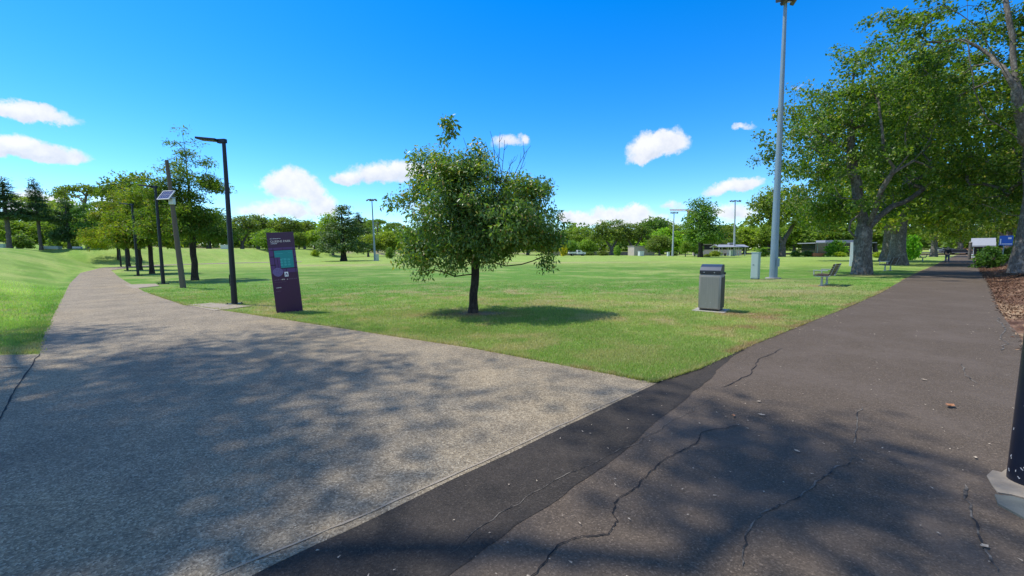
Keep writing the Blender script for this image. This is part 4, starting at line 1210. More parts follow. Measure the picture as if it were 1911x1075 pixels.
# palm
px_, py_, _ = P(1420, 470, 96)
pm = empty('palm_tree', (px_, py_, zt(px_, py_)), 0, 'little palm with arching fronds left of the tall mast', 'palm')
MB().cyl((0, 0, 0), (0, 0, 1.3), .22, .17, 8).build('trunk', 'bark_grey', pm)
rg = np.random.default_rng(4)
for k in range(16):
    a = k * 2.399; el = rg.uniform(.1, 1.1); L = 2.5
    sp = [np.array((math.cos(a) * L * f * math.cos(el * (1 - f * .5)), math.sin(a) * L * f * math.cos(el), 1.3 + L * (f * math.sin(el) - .55 * f * f))) for f in np.linspace(0, 1, 7)]
    V, F = [], []
    sdv = np.array((-math.sin(a), math.cos(a), 0))
    for q in range(1, 7):
        for sgn in (-1, 1):
            for h_ in (0, .5):
                b0 = sp[q - 1] * (1 - h_) + sp[q] * h_
                tip = b0 + sdv * sgn * .5 + (sp[q] - sp[q - 1]) * .8 - np.array((0, 0, .12))
                i = len(V); V += [b0, b0 + (sp[q] - sp[q - 1]) * .45, tip]; F.append((i, i + 1, i + 2))
    np_obj('frond', np.array(V), np.array(F), 'leaf_far', pm).color = (1.0, 1.2, .7, 1)

# ------------------------------------------------------------------ lamp posts along the concrete path
def make_lamp(base, H, label, rz=0.0):
    r_ = empty('street_lamp', base, rz, label, 'street lamp', 'black lamp posts along the concrete path')
    MB().cyl((0, 0, 0), (0, 0, H), .085, .05, 14).build('pole', 'black_paint', r_, True)
    b = MB(); b.box((0, 0, .015), (.34, .34, .03), None, .004)
    for sx in (-1, 1):
        for sy in (-1, 1): b.cyl((sx * .13, sy * .13, .03), (sx * .13, sy * .13, .06), .016, n=6)
    b.build('base_plate', 'black_paint', r_)
    MB().box((-.086, 0, .75), (.006, .1, .35), None, .002).build('access_door', 'black_paint', r_)
    hd = MB()
    rot = Matrix.Rotation(R(7), 3, 'Y')
    hd.box((-.50, 0, H + .045), (.66, .30, .065), rot, .012)
    hd.box((-.06, 0, H - .02), (.26, .11, .12), None, .01)
    h = hd.build('lamp_head', 'black_paint', r_)
    MB().box((-.49, 0, H + .0095), (.5, .2, .012), rot, .003).build('diffuser', 'lamp_glass', h)
    return r_
lx, ly = G(438, 568)
H1 = P(416, 262, ly)[2]
lamp = make_lamp((lx, ly, 0), H1, 'nearest black lamp post with a flat head, left of the purple sign', R(-8))
for (px, py, lab) in ((305, 530, 'second black lamp post, just left of the timber solar pole'), (258, 515, 'third black lamp post, standing among the cypresses'), (238, 505, 'fourth black lamp post, slim beside the path bend'), (226, 498, 'farthest black lamp post at the bend of the concrete path')):
    x, y = G(px, py)
    dup(lamp, (x, y, zt(x, y)), R(-8), None, lab)

# timber pole with a solar panel
tx, ty = G(342, 537)
xt, _, ztop = P(311, 299, ty)
sp_ = empty('solar_pole', (tx, ty, 0), 0, 'leaning timber pole carrying a small blue solar panel', 'pole')
top = Vector((xt - tx + .0, 0, ztop))
MB().cyl((0, 0, -.1), top, .12, .07, 14).build('pole', 'timber_pole', sp_, True)
pc = P(310, 364, ty - .25)
pc = Vector((pc[0] - tx, pc[1] - ty, pc[2]))
rot = Matrix.Rotation(R(22), 3, 'Z') @ Matrix.Rotation(R(-38), 3, 'X') @ Matrix.Rotation(R(-90), 3, 'X') if False else (Matrix.Rotation(R(-12), 3, 'Z') @ Matrix.Rotation(R(52), 3, 'X'))
fr = MB()
W_, D_ = .62, .50
for s_ in (-1, 1):
    fr.box(pc + rot @ Vector((s_ * W_ / 2, 0, 0)), (.03, D_ + .03, .035), rot)
    fr.box(pc + rot @ Vector((0, s_ * D_ / 2, 0)), (W_ - .03, .03, .035), rot)
pnl = fr.build('panel_frame', 'white_metal', sp_)
MB().box(pc, (W_ - .03, D_ - .03, .012), rot).build('solar_panel', 'solar_cell', pnl)
g_ = MB()
for k in range(1, 6): g_.box(pc + rot @ Vector((-W_ / 2 + k * W_ / 6, 0, .008)), (.005, D_ - .06, .002), rot)
g_.box(pc + rot @ Vector((0, 0, .0105)), (W_ - .06, .005, .002), rot)
g_.build('cell_line', 'white_metal', pnl)
MB().box(pc + Vector((.14, .12, -.27)), (.2, .16, .26), None, .01).build('battery_box', 'cabinet_white', sp_)
MB().cyl(pc + Vector((.0, .03, -.06)), pc + Vector((.2, .25, -.1)), .025, n=8).build('bracket', 'white_metal', sp_)

# the dark pole close to the camera at the right edge
nx, ny = G(1922, 903)
npole = empty('street_lamp', (nx, ny, 0), 0, 'dark navy pole with pale scuff marks at the right edge', 'pole')
MB().cyl((0, 0, .012), (0, 0, 5.1), .105, .06, 20).build('pole', 'navy_paint', npole, True)
hd = MB(); hd.box((.5, 0, 5.16), (.7, .3, .065), None, .012); hd.build('lamp_head', 'navy_paint', npole)
rg = np.random.default_rng(9)
scf = MB()
for k in range(46):
    a = rg.uniform(R(150), R(300)); z = .04 + rg.beta(1.1, 2.6) * .85
    rr = .105 - .009 * z + .0012
    scf.box((rr * math.cos(a), rr * math.sin(a), z), (.0012, rg.uniform(.002, .006), rg.uniform(.006, .022)), Matrix.Rotation(a, 3, 'Z') @ Matrix.Rotation(rg.uniform(-.8, .8), 3, 'X'))
scf.build('scuff_marks', 'scuff', npole)
slab('pole_footing', GP([(1841, 890), (1852, 880), (1869, 884), (1880, 876), (1912, 882), (2010, 910), (1990, 950), (1926, 936), (1888, 926), (1862, 922), (1851, 908)]), .012, 'concrete_pale', 'cracked pale concrete footing round the dark pole', 'footing')
slab('utility_cover', GP([(1856, 927), (1888, 930), (1926, 940), (2010, 965), (1960, 1000), (1895, 962), (1862, 944)]), .017, 'slab_blue', 'blue grey cover plate set before the dark pole', 'cover plate')

# ------------------------------------------------------------------ purple park sign
sgx, sgy = G(541, 582)
SW, SHt, SD = .62, 2.14, .11
sign = empty('park_sign', (sgx, sgy, -.015), R(34), 'leaning purple park sign panel with a teal map', 'sign')
tilt = Matrix.Rotation(R(-3.6), 3, 'Y')
MB().box(tilt @ Vector((0, 0, SHt / 2)), (SW - .012, SD, SHt), tilt, .006).build('sign_body', 'sign_edge', sign)
fp = MB(); fp.box(tilt @ Vector((0, -SD / 2 - .004, SHt / 2)), (SW, .008, SHt), tilt, .002)
fp.box(tilt @ Vector((0, SD / 2 + .004, SHt / 2)), (SW, .008, SHt), tilt, .002)
face = fp.build('sign_panel', 'sign_face', sign)
def sg(uu, vv, lift): return tilt @ Vector(((uu - .5) * SW, -SD / 2 - .008 - lift, (1 - vv) * SHt))
def splate(name, poly, lift, material, parent):
    b = bmesh.new()
    f = b.faces.new([b.verts.new(sg(a, v_, lift)) for a, v_ in poly])
    r_ = bmesh.ops.extrude_face_region(b, geom=[f])
    d = tilt @ Vector((0, .0012, 0))
    for v_ in r_['geom']:
        if isinstance(v_, bmesh.types.BMVert): v_.co += d
    bmesh.ops.recalc_face_normals(b, faces=b.faces[:])
    me = bpy.data.meshes.new(name); b.to_mesh(me); b.free(); me.materials.append(MATS[material])
    return link(bpy.data.objects.new(name, me), parent)
def rct(a, b, c, d): return [(a, b), (c, b), (c, d), (a, d)]
mp_ = splate('map_panel', rct(.005, .185, .995, .495), .0016, 'sign_purple', sign)
for a, b, c, d in ((.155, .187, .175, .493), (.005, .29, .17, .3), (.005, .39, .2, .4), (.905, .187, .925, .493), (.52, .187, .53, .222), (.005, .212, .995, .219), (.27, .3, .285, .47), (.55, .44, .57, .493), (.19, .438, .995, .447), (.93, .3, .995, .31), (.93, .38, .995, .39)):
    splate('road_line', rct(a, b, c, d), .0034, 'sign_line', mp_)
park = splate('park_area', [(.19, .222), (.875, .222), (.87, .436), (.38, .436), (.385, .303), (.19, .303)], .0054, 'sign_teal', sign)
for q in range(9):
    a = (.42 + .14 * (q % 3), .335 + .032 * (q // 3))
    cxy = [(a[0] + .05 * math.cos(t_ * .785) * (1 + .2 * math.sin(q)), a[1] + .0125 * math.sin(t_ * .785)) for t_ in range(8)]
    splate('lawn_area', cxy, .0072, 'sign_teal_pale', park)
for a, b, c, d in ((.23, .255, .5, .260), (.62, .232, .78, .236), (.7, .25, .83, .254), (.45, .318, .62, .323)):
    splate('path_line', rct(a, b, c, d), .0074, 'sign_teal_pale', park)
circ = splate('inset_map', [(.24 + .185 * math.cos(t_ * .2618), .483 + .185 * SW / SHt * math.sin(t_ * .2618)) for t_ in range(24)], .0078, 'sign_lilac', sign)
for k in range(-2, 3):
    hw = .165 * math.sqrt(max(.05, 1 - (k / 2.8) ** 2))
    splate('street_line', rct(.24 - hw, .483 + k * .018, .24 + hw, .483 + k * .018 + .0022), .0094, 'sign_purple', circ)
    splate('street_line', rct(.24 + k * .06, .483 - hw * .29, .24 + k * .06 + .007, .483 + hw * .29), .0096, 'sign_purple', circ)
ic = splate('pictogram_plate', rct(.475, .487, .615, .545), .0078, 'sign_white', sign)
splate('pictogram', [(.505, .535), (.505, .512), (.545, .497), (.585, .512), (.585, .535), (.56, .535), (.56, .52), (.53, .52), (.53, .535)], .0094, 'sign_purple', ic)
rg = np.random.default_rng(2)
for k in range(13):                                        # row of little pictograms, too small to read
    a = .08 + k * .066
    h_ = rg.uniform(.008, .018)
    splate('pictogram', [(a, .583), (a + .012, .583 - h_), (a + .03, .583 - h_ * .9), (a + .036, .583)], .0016, 'sign_text' if k in (4, 5, 7) else 'sign_dim', sign)
splate('rule_line', rct(.07, .606, .5, .608), .0016, 'sign_dim', sign)
def wordbars(u0, u1, v0, hgt_, material, seed):
    rg = np.random.default_rng(seed); a = u0
    while a < u1:                                          # strokes of lettering too small to read
        wd_ = rg.uniform(.006, .014)
        splate('lettering', rct(a, v0 - hgt_ * rg.uniform(.6, 1), a + wd_, v0), .0016, material, sign); a += wd_ + rg.choice([.004, .004, .004, .012])
wordbars(.10, .48, .079, .007, 'sign_white', 1); wordbars(.11, .33, .139, .009, 'sign_white', 2); wordbars(.10, .30, .678, .009, 'sign_white', 3); wordbars(.10, .26, .72, .006, 'sign_dim', 4)
cu = bpy.data.curves.new('title', 'FONT'); cu.body = 'QUEENS PARK'; cu.size = .078; cu.extrude = .0008
to = bpy.data.objects.new('title', cu); COL.objects.link(to)
me = bpy.data.meshes.new_from_object(to.evaluated_get(bpy.context.evaluated_depsgraph_get()))
bpy.data.objects.remove(to)
xs = [v.co.x for v in me.vertices]; k = .465 / (max(xs) - min(xs))
for v in me.vertices:
    x_, y_, z_ = v.co
    q = tilt @ Vector((-.5 * SW + .10 * SW + x_ * k, -SD / 2 - .0105 - z_, SHt * (1 - .122) + y_))
    v.co = q
me.materials.append(MATS['sign_text'])
link(bpy.data.objects.new('title', me), sign)

# ------------------------------------------------------------------ litter bin
bxx, byy = G(1322, 582)
rz = R(-38)
BW, BD, BH = .56, .56, .98
cen = Vector((bxx, byy, 0)) + Matrix.Rotation(rz, 3, 'Z') @ Vector((0, BD / 2, 0))
pad = MB(); pad.box((0, 0, -.02), (.78, .78, .09), None, .006)
po = pad.build('concrete_pad', 'concrete'); po.location = (cen.x, cen.y, 0); po.rotation_euler = (0, 0, rz); tag(po, 'square concrete pad under the litter bin', 'pad')
bn = empty('litter_bin', (cen.x, cen.y, .027), rz, 'grey metal litter bin with a curved dark hood on the lawn', 'litter bin')
bn.scale = (.94, .92, .97)
bb = MB(); bb.box((0, 0, BH / 2 + .02), (BW, BD, BH - .04), None, .035); bb.build('body', 'bin_steel', bn, True)
MB().box((0, 0, .016), (BW - .06, BD - .06, .032)).build('plinth', 'bin_dark', bn)
MB().box((0, -BD / 2 - .003, BH / 2 + .0), (BW - .09, .008, BH - .14), None, .003).build('front_door', 'bin_steel', bn)
MB().box((BW / 2 + .003, 0, BH / 2), (.008, BD - .09, BH - .14), None, .003).build('side_panel', 'bin_dark', bn)
MB().box((-BW / 2 - .003, 0, BH / 2), (.008, BD - .09, BH - .14), None, .003).build('side_panel', 'bin_dark', bn)
prof = [(-.272, 0), (-.272, .095), (-.245, .13), (-.19, .185), (-.12, .225), (-.03, .25), (.16, .25), (.2, .235), (.215, .2), (.215, 0)]
hd = MB(); hd.prism(prof, .53, lambda a, b, t_: (-.265 + t_, a, BH + .004 + b)); hood = hd.build('hood', 'bin_lid', bn)
fb_ = MB(); fb_.box((0, -.277, BH + .045), (.535, .012, .085), None, .003); fbo = fb_.build('hood_band', 'bin_dark', bn)
for s_ in (-.13, .13): MB().cyl((s_ - .02, -.283, BH + .045), (s_ - .02, -.292, BH + .045), .014, n=10).build('bolt', 'bolt_metal', fbo)
MB().box((.245, -.2, BH - .02), (.05, .05, .03), None, .004).build('latch', 'bolt_metal', bn)
MB().box((.287, -.1, BH - .06), (.012, .05, .06), None, .002).build('lock', 'bolt_metal', bn)
MB().box((.02, .245, BH + .01), (BW - .01, .03, .06), None, .004).build('rear_rim', 'bin_dark', bn)
for a, b in ((-.08, .2), (-.02, .07), (.04, .22)): MB().cyl((a, -BD / 2 - .007, b), (a, -BD / 2 - .010, b), .009, n=7).build('chip', 'chip', bn)

# ------------------------------------------------------------------ cabinet and tall mast
cx_, cy_ = G(1409, 521)
cb = empty('utility_cabinet', (cx_, cy_, 0), R(-52), 'pale green utility cabinet standing left of the tall mast', 'utility cabinet')
b = MB(); b.box((0, 0, .74), (.36, .30, 1.40), None, .008); b.build('body', 'cabinet_green', cb)
b = MB(); b.box((0, 0, 1.455), (.40, .34, .035), None, .006); b.build('roof', 'cabinet_green', cb)
b = MB(); b.box((0, 0, .02), (.34, .28, .05)); b.build('plinth', 'bin_dark', cb)
d_ = MB().box((0, -.153, .74), (.30, .008, 1.28), None, .002).build('door', 'cabinet_green', cb)
MB().box((-.05, -.164, .78), (.08, .014, .03), None, .003).build('handle', 'bin_dark', d_)

def mast(px, py, toprow, topx, rb, rt, label, arms, Yv=None, mm='galvanised'):
    x, y = G(px, py)
    if Yv: x, y, _ = P(px, py, Yv)
    z0 = zt(x, y)
    xt, _, zt_ = P(topx, toprow, y)
    r_ = empty('floodlight_mast', (x, y, z0), 0, label, 'floodlight mast', 'floodlight masts round the lawn')
    top = Vector((xt - x, 0, zt_ - z0))
    MB().cyl((0, 0, .02), top, rb, rt, 10).build('pole', mm, r_, True)
    MB().cyl((0, 0, -.05), (0, 0, .06), rb * 1.9, n=14).build('footing', 'concrete', r_)
    MB().box((top.x, 0, top.z + .05), (arms * .55, .12, .10)).build('crossarm', mm, r_)
    n = 4
    for k in range(n):
        ox = (k - (n - 1) / 2) * arms / n
        b = MB(); rot = Matrix.Rotation(R(-25 if k % 2 else 25), 3, 'X') @ Matrix.Rotation(R(18) * (1 if ox > 0 else -1), 3, 'Y')
        b.box((top.x + ox, -.14, top.z - .05), (arms / n * .8, .5, .16), rot, .02)
        h = b.build('floodlight', 'bin_dark', r_)
        MB().box(Vector((top.x + ox, -.14, top.z - .05)) + rot @ Vector((0, 0, -.086)), (arms / n * .68, .42, .012), rot).build('lens', 'lamp_glass', h)
    return r_, top
tm, top = mast(1443, 520, 1, 1466, .2, .08, 'tall galvanised floodlight mast nearest the camera, beside the green cabinet', 1.0)
MB().box((.06, -.255, .9), (.16, .012, .45), None, .003).build('access_door', 'galvanised', tm)
m2, top2 = mast(700, 487, 373, 694, .2, .08, 'left distant floodlight mast standing beside the broad cedar', 1.9, None, 'galvanised')
MB().box((top2.x * .42 + .5, 0, top2.z * .63), (.9, .06, .06)).build('bracket', 'galvanised', m2)
mast(1255, 478, 397, 1258, .26, .12, 'distant pale floodlight mast in front of the lime green dome tree', 2.2, None, 'galv_far')
mast(1370, 478, 375, 1372, .28, .12, 'distant pale floodlight mast behind the white picnic shelter', 3.0, 106, 'galv_far')

def cabinet(px, py, wpx, hpx, label, material, Yv=None, ratio=.7):
    x, y = G(px, py)
    if Yv: x, y, _ = P(px, py, Yv)
    k = y / FPX
    o = empty('utility_cabinet', (x, y, zt(x, y) - .02), .3, label, 'utility cabinet')
    W, H_ = wpx * k, hpx * k
    MB().box((0, 0, H_ * .49), (W, W * ratio, H_ * .94), None, .02).build('body', material, o)
    MB().box((0, 0, H_ * .97), (W * 1.08, W * ratio * 1.1, H_ * .06), None, .01).build('roof', material, o)
    MB().box((0, -W * ratio / 2 - .008, H_ * .48), (W * .85, .016, H_ * .78), None, .004).build('door', material, o)
cabinet(704, 487, 6, 13, 'small pale cabinet at the foot of the left distant mast', 'cabinet_green')
cabinet(1196, 478, 9, 9, 'squat white cabinet in front of the small brick building', 'cabinet_white', 118)
cabinet(1247, 478, 4, 8, 'narrow white cabinet beside the second distant mast', 'cabinet_white', 109)
cabinet(1364, 478, 5, 11, 'pale green cabinet at the right end of the picnic shelter', 'cabinet_green', 104)
cabinet(97, 463, 24, 6, 'long pale utility cabinet on the crest of the left bank', 'cabinet_green', 61, .4)
cabinet(145, 466, 12, 4, 'low white box on the bank near the bright conifer', 'cabinet_white', 62, .5)
cabinet(421, 482, 12, 8, 'pale grey box on the lawn left of the nearest lamp post', 'cabinet_white', 90, .6)
cabinet(3, 458, 10, 9, 'pale green box at the far left edge of the bank', 'cabinet_green', 60, .6)

# ------------------------------------------------------------------ park benches
def make_bench(label):
    r_ = empty('park_bench', (0, 0, 0), 0, label, 'bench', 'park benches beside the asphalt path')
    for k in range(5): MB().box((0, -.17 + k * .105, .455 + .004 * k), (1.55, .085, .032), Matrix.Rotation(R(3), 3, 'X'), .005).build('slat', 'bench_timber', r_)
    for k in range(5): MB().box((0, -.265 - .034 * k, .53 + k * .098), (1.55, .03, .082), Matrix.Rotation(R(19), 3, 'X'), .005).build('slat', 'bench_timber', r_)
    for sx in (-.5, .5):
        b = MB()
        b.box((sx, .02, .22), (.07, .07, .44)); b.box((sx, .0, .415), (.05, .5, .04))
        b.cyl((sx, -.24, .41), (sx, -.44, .98), .022, n=8)
        b.box((sx, .02, .012), (.16, .22, .024))
        b.build('leg', 'bench_metal', r_)
    for sx in (-.74, .74):
        b = MB(); b.box((sx, .04, .68), (.05, .52, .035), None, .006); b.cyl((sx, .27, .43), (sx, .28, .67), .02, n=8); b.box((sx, .0, .425), (.045, .5, .03))
        b.build('armrest', 'bench_metal', r_)
    return r_
bch = make_bench('nearest slatted park bench on the lawn, facing the field')
gx, gy = G(1539, 532)
bch.location = (gx, gy, 0); bch.rotation_euler = (0, 0, R(42))
gx, gy = G(1657, 505); dup(bch, (gx, gy, 0), R(30), None, 'second slatted park bench, in front of the massive plane trunk')
gx, gy = G(1722, 487); dup(bch, (gx, gy, 0), R(42), None, 'third slatted park bench, small beside the bright green bush')

# ------------------------------------------------------------------ distant buildings, shelter, pickup, crane
def at(px, Y):
    x, y, _ = P(px, 478, Y)
    return (x, y, zt(x, y))
# small brick building
o = empty('brick_building', at(1196, 128), R(8), 'small pale brick building at the far edge of the lawn', 'building')
b = MB(); b.box((0, 0, 1.4), (6.6, 4.5, 2.9)); wl = b.build('wall', 'brick_pale', o)
b = MB(); b.box((0, 0, 2.93), (6.9, 4.8, .16)); b.build('roof', 'concrete', o)
for a, z in ((.6, 2.2), (1.4, 1.2), (-1.3, 1.1)): MB().box((a, -2.26, z), (.45, .05, .4)).build('vent', 'dark_void', wl)
MB().box((-2.2, -2.27, 1.05), (.95, .06, 2.0)).build('door', 'brick_pale', o)
for k in range(3): MB().box((-1.3 + k * 1.9, -2.265, 1.4), (.06, .04, 2.8)).build('pilaster', 'brick_pale', wl)
# picnic shelter
o = empty('picnic_shelter', at(1360, 107), R(6), 'white picnic shelter with a low pitched roof and thin posts', 'shelter')
o.scale = (.78, .78, .95)
for sx in (-4.6, -1.4, 1.6, 4.6):
    for sy in (-1.6, 1.6): MB().box((sx, sy, 1.2), (.18, .18, 2.4)).build('post', 'wall_white', o)
rf = MB()
for s_ in (-1, 1): rf.box((0, s_ * 1.25, 2.75), (10.6, 2.75, .14), Matrix.Rotation(R(-14) * s_, 3, 'X'))
rf.build('roof', 'roof_grey', o)
MB().box((.6, .2, 3.35), (1.6, 1.2, .5), None, .1).build('roof_vent', 'roof_grey', o)
MB().box((-1.2, .2, .72), (2.2, .8, .07)).build('table_top', 'dark_void', o)
MB().box((-1.2, .2, .36), (.3, .5, .68)).build('table_leg', 'dark_void', o)
MB().box((1.7, .6, .9), (2.0, .5, 1.3)).build('counter', 'cabinet_white', o)
# pale retaining wall behind the shelter
o = empty('retaining_wall', at(1338, 122), R(4), 'low pinkish retaining wall behind the picnic shelter', 'wall')
MB().box((0, 0, .8), (15, .4, 1.7)).build('wall', 'wall_pink', o); MB().box((0, 0, 1.7), (15.1, .5, .12)).build('coping', 'concrete_pale', o)
o = empty('shelter_building', at(1330, 128), R(4), 'dark open shed with a yellowish eave left of the picnic shelter', 'building')
MB().box((0, 0, 1.9), (9, 4, 2.6)).build('wall', 'dark_void', o); MB().box((0, 0, 3.3), (10, 5, .3)).build('roof', 'concrete_pale', o)
# pale stone edging along the far lawn
o = empty('retaining_wall', at(1120, 140), R(2), 'long low stone wall behind the white pickup', 'wall')
MB().box((0, 0, .5), (34, .5, 1.1)).build('wall', 'concrete_pale', o); MB().box((0, 0, 1.1), (34.1, .6, .1)).build('coping', 'concrete', o)
# flat roofed building
o = empty('flat_roof_building', at(1555, 112), R(-6), 'low flat roofed building behind the lime green bush', 'building')
MB().box((0, 0, 1.6), (13, 6, 3.2)).build('wall', 'glass_dark', o)
MB().box((0, -.6, 3.3), (15, 8, .22)).build('roof', 'roof_grey', o); MB().box((1, 0, 3.75), (9, 4, .6)).build('parapet', 'roof_grey', o)
for k in range(6): MB().box((-6 + k * 2.4, -3.06, 1.6), (.14, .12, 3.2)).build('post', 'galvanised', o)
# orange planter
o = empty('planter', at(1526, 92), R(-8), 'orange planter box at the edge of the shrubbery', 'planter')
MB().box((0, 0, .4), (2.4, .9, .8), None, .06).build('box', 'orange_paint', o); MB().box((0, 0, .8), (2.2, .7, .08)).build('soil', 'earth', o)
# white panel behind the nearest plane trunk
o = empty('white_panel', (*P(1597, 493, 36)[:2], 0), R(-30), 'white upright panel half hidden behind the nearest plane trunk', 'panel')
MB().box((0, 0, 1.15), (.9, .06, 2.1), None, .01).build('board', 'wall_white', o); MB().cyl((0, .05, 0), (0, .05, 2.2), .04, n=8).build('post', 'galvanised', o)
# white pickup
o = empty('pickup_truck', at(1078, 126), R(4), 'white tray back pickup parked at the far edge of the lawn', 'pickup truck')
b = MB(); b.prism([(-.2, .55), (2.3, .55), (2.35, 1.05), (1.35, 1.15), (.85, 1.75), (-.2, 1.78)], 1.75, lambda a, z, t_: (a, -.875 + t_, z)); bd = b.build('cab', 'car_white', o)
MB().box((.25, -.88, 1.42), (.75, .02, .42)).build('window', 'glass_dark', bd)
MB().box((1.05, 0, 1.42), (.03, 1.4, .5), Matrix.Rotation(R(-40), 3, 'Y')).build('windscreen', 'glass_dark', bd)
b = MB(); b.box((-1.55, 0, .78), (2.5, 1.8, .1)); 
for s_ in (-1, 1): b.box((-1.55, s_ * .88, 1.0), (2.5, .05, .42))
b.box((-2.8, 0, 1.0), (.05, 1.75, .42)); b.build('tray', 'car_white', o)
rk = MB()
for sx in (-.4, -2.7):
    rk.box((sx, 0, 1.7), (.06, 1.7, .06))
    for s_ in (-1, 1): rk.box((sx, s_ * .8, 1.25), (.06, .06, .95))
rk.build('ladder_rack', 'car_grey', o)
for sx in (1.55, -1.75):
    for s_ in (-1, 1):
        wv = MB().cyl((sx, s_ * .80, .36), (sx, s_ * .98, .36), .36, n=14).build('wheel', 'tyre', o)
        MB().cyl((sx, s_ * .975, .36), (sx, s_ * .99, .36), .2, n=12).build('rim', 'car_grey', wv)
for s_ in (-.65, .65): MB().box((2.34, s_, .9), (.04, .3, .14)).build('headlight', 'cabinet_white', bd)
# crane far behind
cx2, cy2, cz2 = P(1283, 394, 420)
o = empty('tower_crane', (cx2, cy2, 0), 0, 'distant tower crane jib showing above the trees', 'crane')
def lattice(p0, p1, wdt, n):
    b = MB(); p0, p1 = Vector(p0), Vector(p1); d = (p1 - p0)
    up = Vector((0, 0, 1)) if abs(d.normalized().z) < .5 else Vector((1, 0, 0))
    offs = [Vector((0, 0, 0)), up * wdt, up.cross(d.normalized()) * wdt]
    for f in offs: b.cyl(p0 + f, p1 + f, wdt * .16, n=5)
    for k in range(n):
        for i in range(3): b.cyl(p0 + d * k / n + offs[i], p0 + d * (k + 1) / n + offs[(i + 1) % 3], wdt * .1, n=4)
    return b
lattice((0, 0, 0), (0, 0, cz2 + 1), 1.8, 14).build('tower', 'crane_paint', o)
lattice((4, 0, cz2), (-19, -2, cz2), 1.6, 16).build('jib', 'crane_paint', o)
lattice((0, 0, cz2), (9, 1, cz2), 1.6, 6).build('counter_jib', 'crane_paint', o)
MB().box((8, 1, cz2 - 1), (3, 1.6, 2.4)).build('counterweight', 'concrete', o); MB().box((1.4, -.6, cz2 - 1.4), (1.8, 1.8, 2.2), None, .2).build('cab', 'crane_paint', o)

# end of the avenue: road, parked cars, kiosk, blue sign, post, person
rd = MB(); 
cxr, cyr = 128, 104
for i_ in (0,):
    v_ = [(cxr + a * .77 - c * .64, cyr - a * .64 - c * .77) for a, c in ((-70, -7), (60, -7), (60, 7), (-70, 7))]
    rd.b.faces.new([rd.b.verts.new((x, y, zt(x, y) + .05)) for x, y in v_])
tag(rd.build('road', 'road_asphalt'), kind='structure')
def parked_car(x, y, rz, material, label):
    o = empty('parked_car', (x, y, zt(x, y) + .05), rz, label, 'car', 'cars parked along the road')
    b = MB(); b.prism([(-2.1, .35), (2.1, .35), (2.15, .8), (1.3, .92), (.6, 1.42), (-1.1, 1.45), (-1.9, .98), (-2.15, .9)], 1.75, lambda a, z, t_: (a, -.875 + t_, z)); bd = b.build('body', material, o)
    for s_ in (-1, 1): MB().prism([(-1.45, .98), (1.0, .98), (.5, 1.36), (-1.0, 1.38)], .02, lambda a, z, t_: (a, s_ * (.875 + t_ + .002), z)).build('window', 'glass_dark', bd)
    for sx in (1.35, -1.35):
        for s_ in (-1, 1): MB().cyl((sx, s_ * .74, .32), (sx, s_ * .9, .32), .32, n=12).build('wheel', 'tyre', o)
for k, (px, Y, mm, lab) in enumerate(((1770, 118, 'car_grey', 'grey car parked on the road at the end of the avenue'), (1792, 112, 'cloth_dark', 'black car parked on the road behind the walking person'), (1752, 126, 'car_white', 'white car parked on the road left of the black car'))):
    x, y, _ = P(px, 475, Y); parked_car(x, y, R(-40), mm, lab)
o = empty('terrace_building', at(1775, 165), R(-42), 'long pinkish building across the road at the end of the avenue', 'building')
MB().box((0, 0, 2.6), (40, 9, 5.2)).build('wall', 'wall_pink', o); MB().box((0, 0, 5.3), (41, 10, .5)).build('roof', 'roof_grey', o)
for k in range(8): 
    f = MB().box((-17 + k * 4.8, -4.52, 2.4), (2.2, .1, 1.6)).build('window', 'wall_white', o); MB().box((-17 + k * 4.8, -4.58, 2.4), (1.9, .06, 1.3)).build('pane', 'glass_dark', f)
kx, ky, _ = P(1832, 478, 66)
o = empty('kiosk', (kx, ky, zt(kx, ky)), R(-44), 'white kiosk with a wide pale roof under the trees right of the path', 'kiosk')
o.scale = (.5, .5, .7)
MB().box((0, 0, .45), (4.2, 3, .9)).build('counter', 'wall_white', o)
MB().box((0, .9, 1.5), (3.9, 1.0, 2.2)).build('back_wall', 'dark_void', o)
for sx in (-2, 0, 2): MB().box((sx, -1.45, 1.5), (.12, .12, 2.4)).build('post', 'wall_white', o)
rf = MB(); rf.prism([(-2.1, 2.6), (2.1, 2.6), (2.1, 2.9), (0, 4.6), (-2.1, 2.9)], 5.2, lambda a, z, t_: (-2.6 + t_, a, z)); rf.build('roof', 'roof_grey', o)
MB().box((-1.0, -1.62, .6), (.8, .25, .7)).build('notice_board', 'red_paint', o)
sx_, sy_, _ = P(1871, 478, 36)
o = empty('direction_sign', (sx_, sy_, zt(sx_, sy_)), R(-38), 'blue sign with a white mark on a grey post on the bank', 'sign')
MB().cyl((0, 0, 0), (0, 0, 2.45), .035, n=8).build('post', 'galvanised', o)
zc = P(1871, 449, 36)[2] - zt(sx_, sy_)
MB().box((.1, -.05, zc), (.8, .03, .85), None, .01).build('sign_board', 'sign_blue', o)
b = MB(); b.box((-.22, -.068, zc - .1), (.07, .006, .5)); b.box((.15, -.068, zc - .3), (.6, .006, .07)); b.box((.3, -.068, zc + .2), (.2, .006, .16)); b.build('sign_mark', 'sign_white', o)
px2, py2, _ = P(1809, 478, 60)
o = empty('gate_post', (px2, py2, 0), 0, 'mossy post beside the asphalt path in front of the kiosk', 'post')
MB().cyl((0, 0, 0), (.02, 0, 2.5), .2, .17, 10).build('post', 'bark_grey', o, True); MB().cyl((.02, 0, 2.5), (.02, 0, 2.6), .2, .1, 10).build('cap', 'concrete', o)

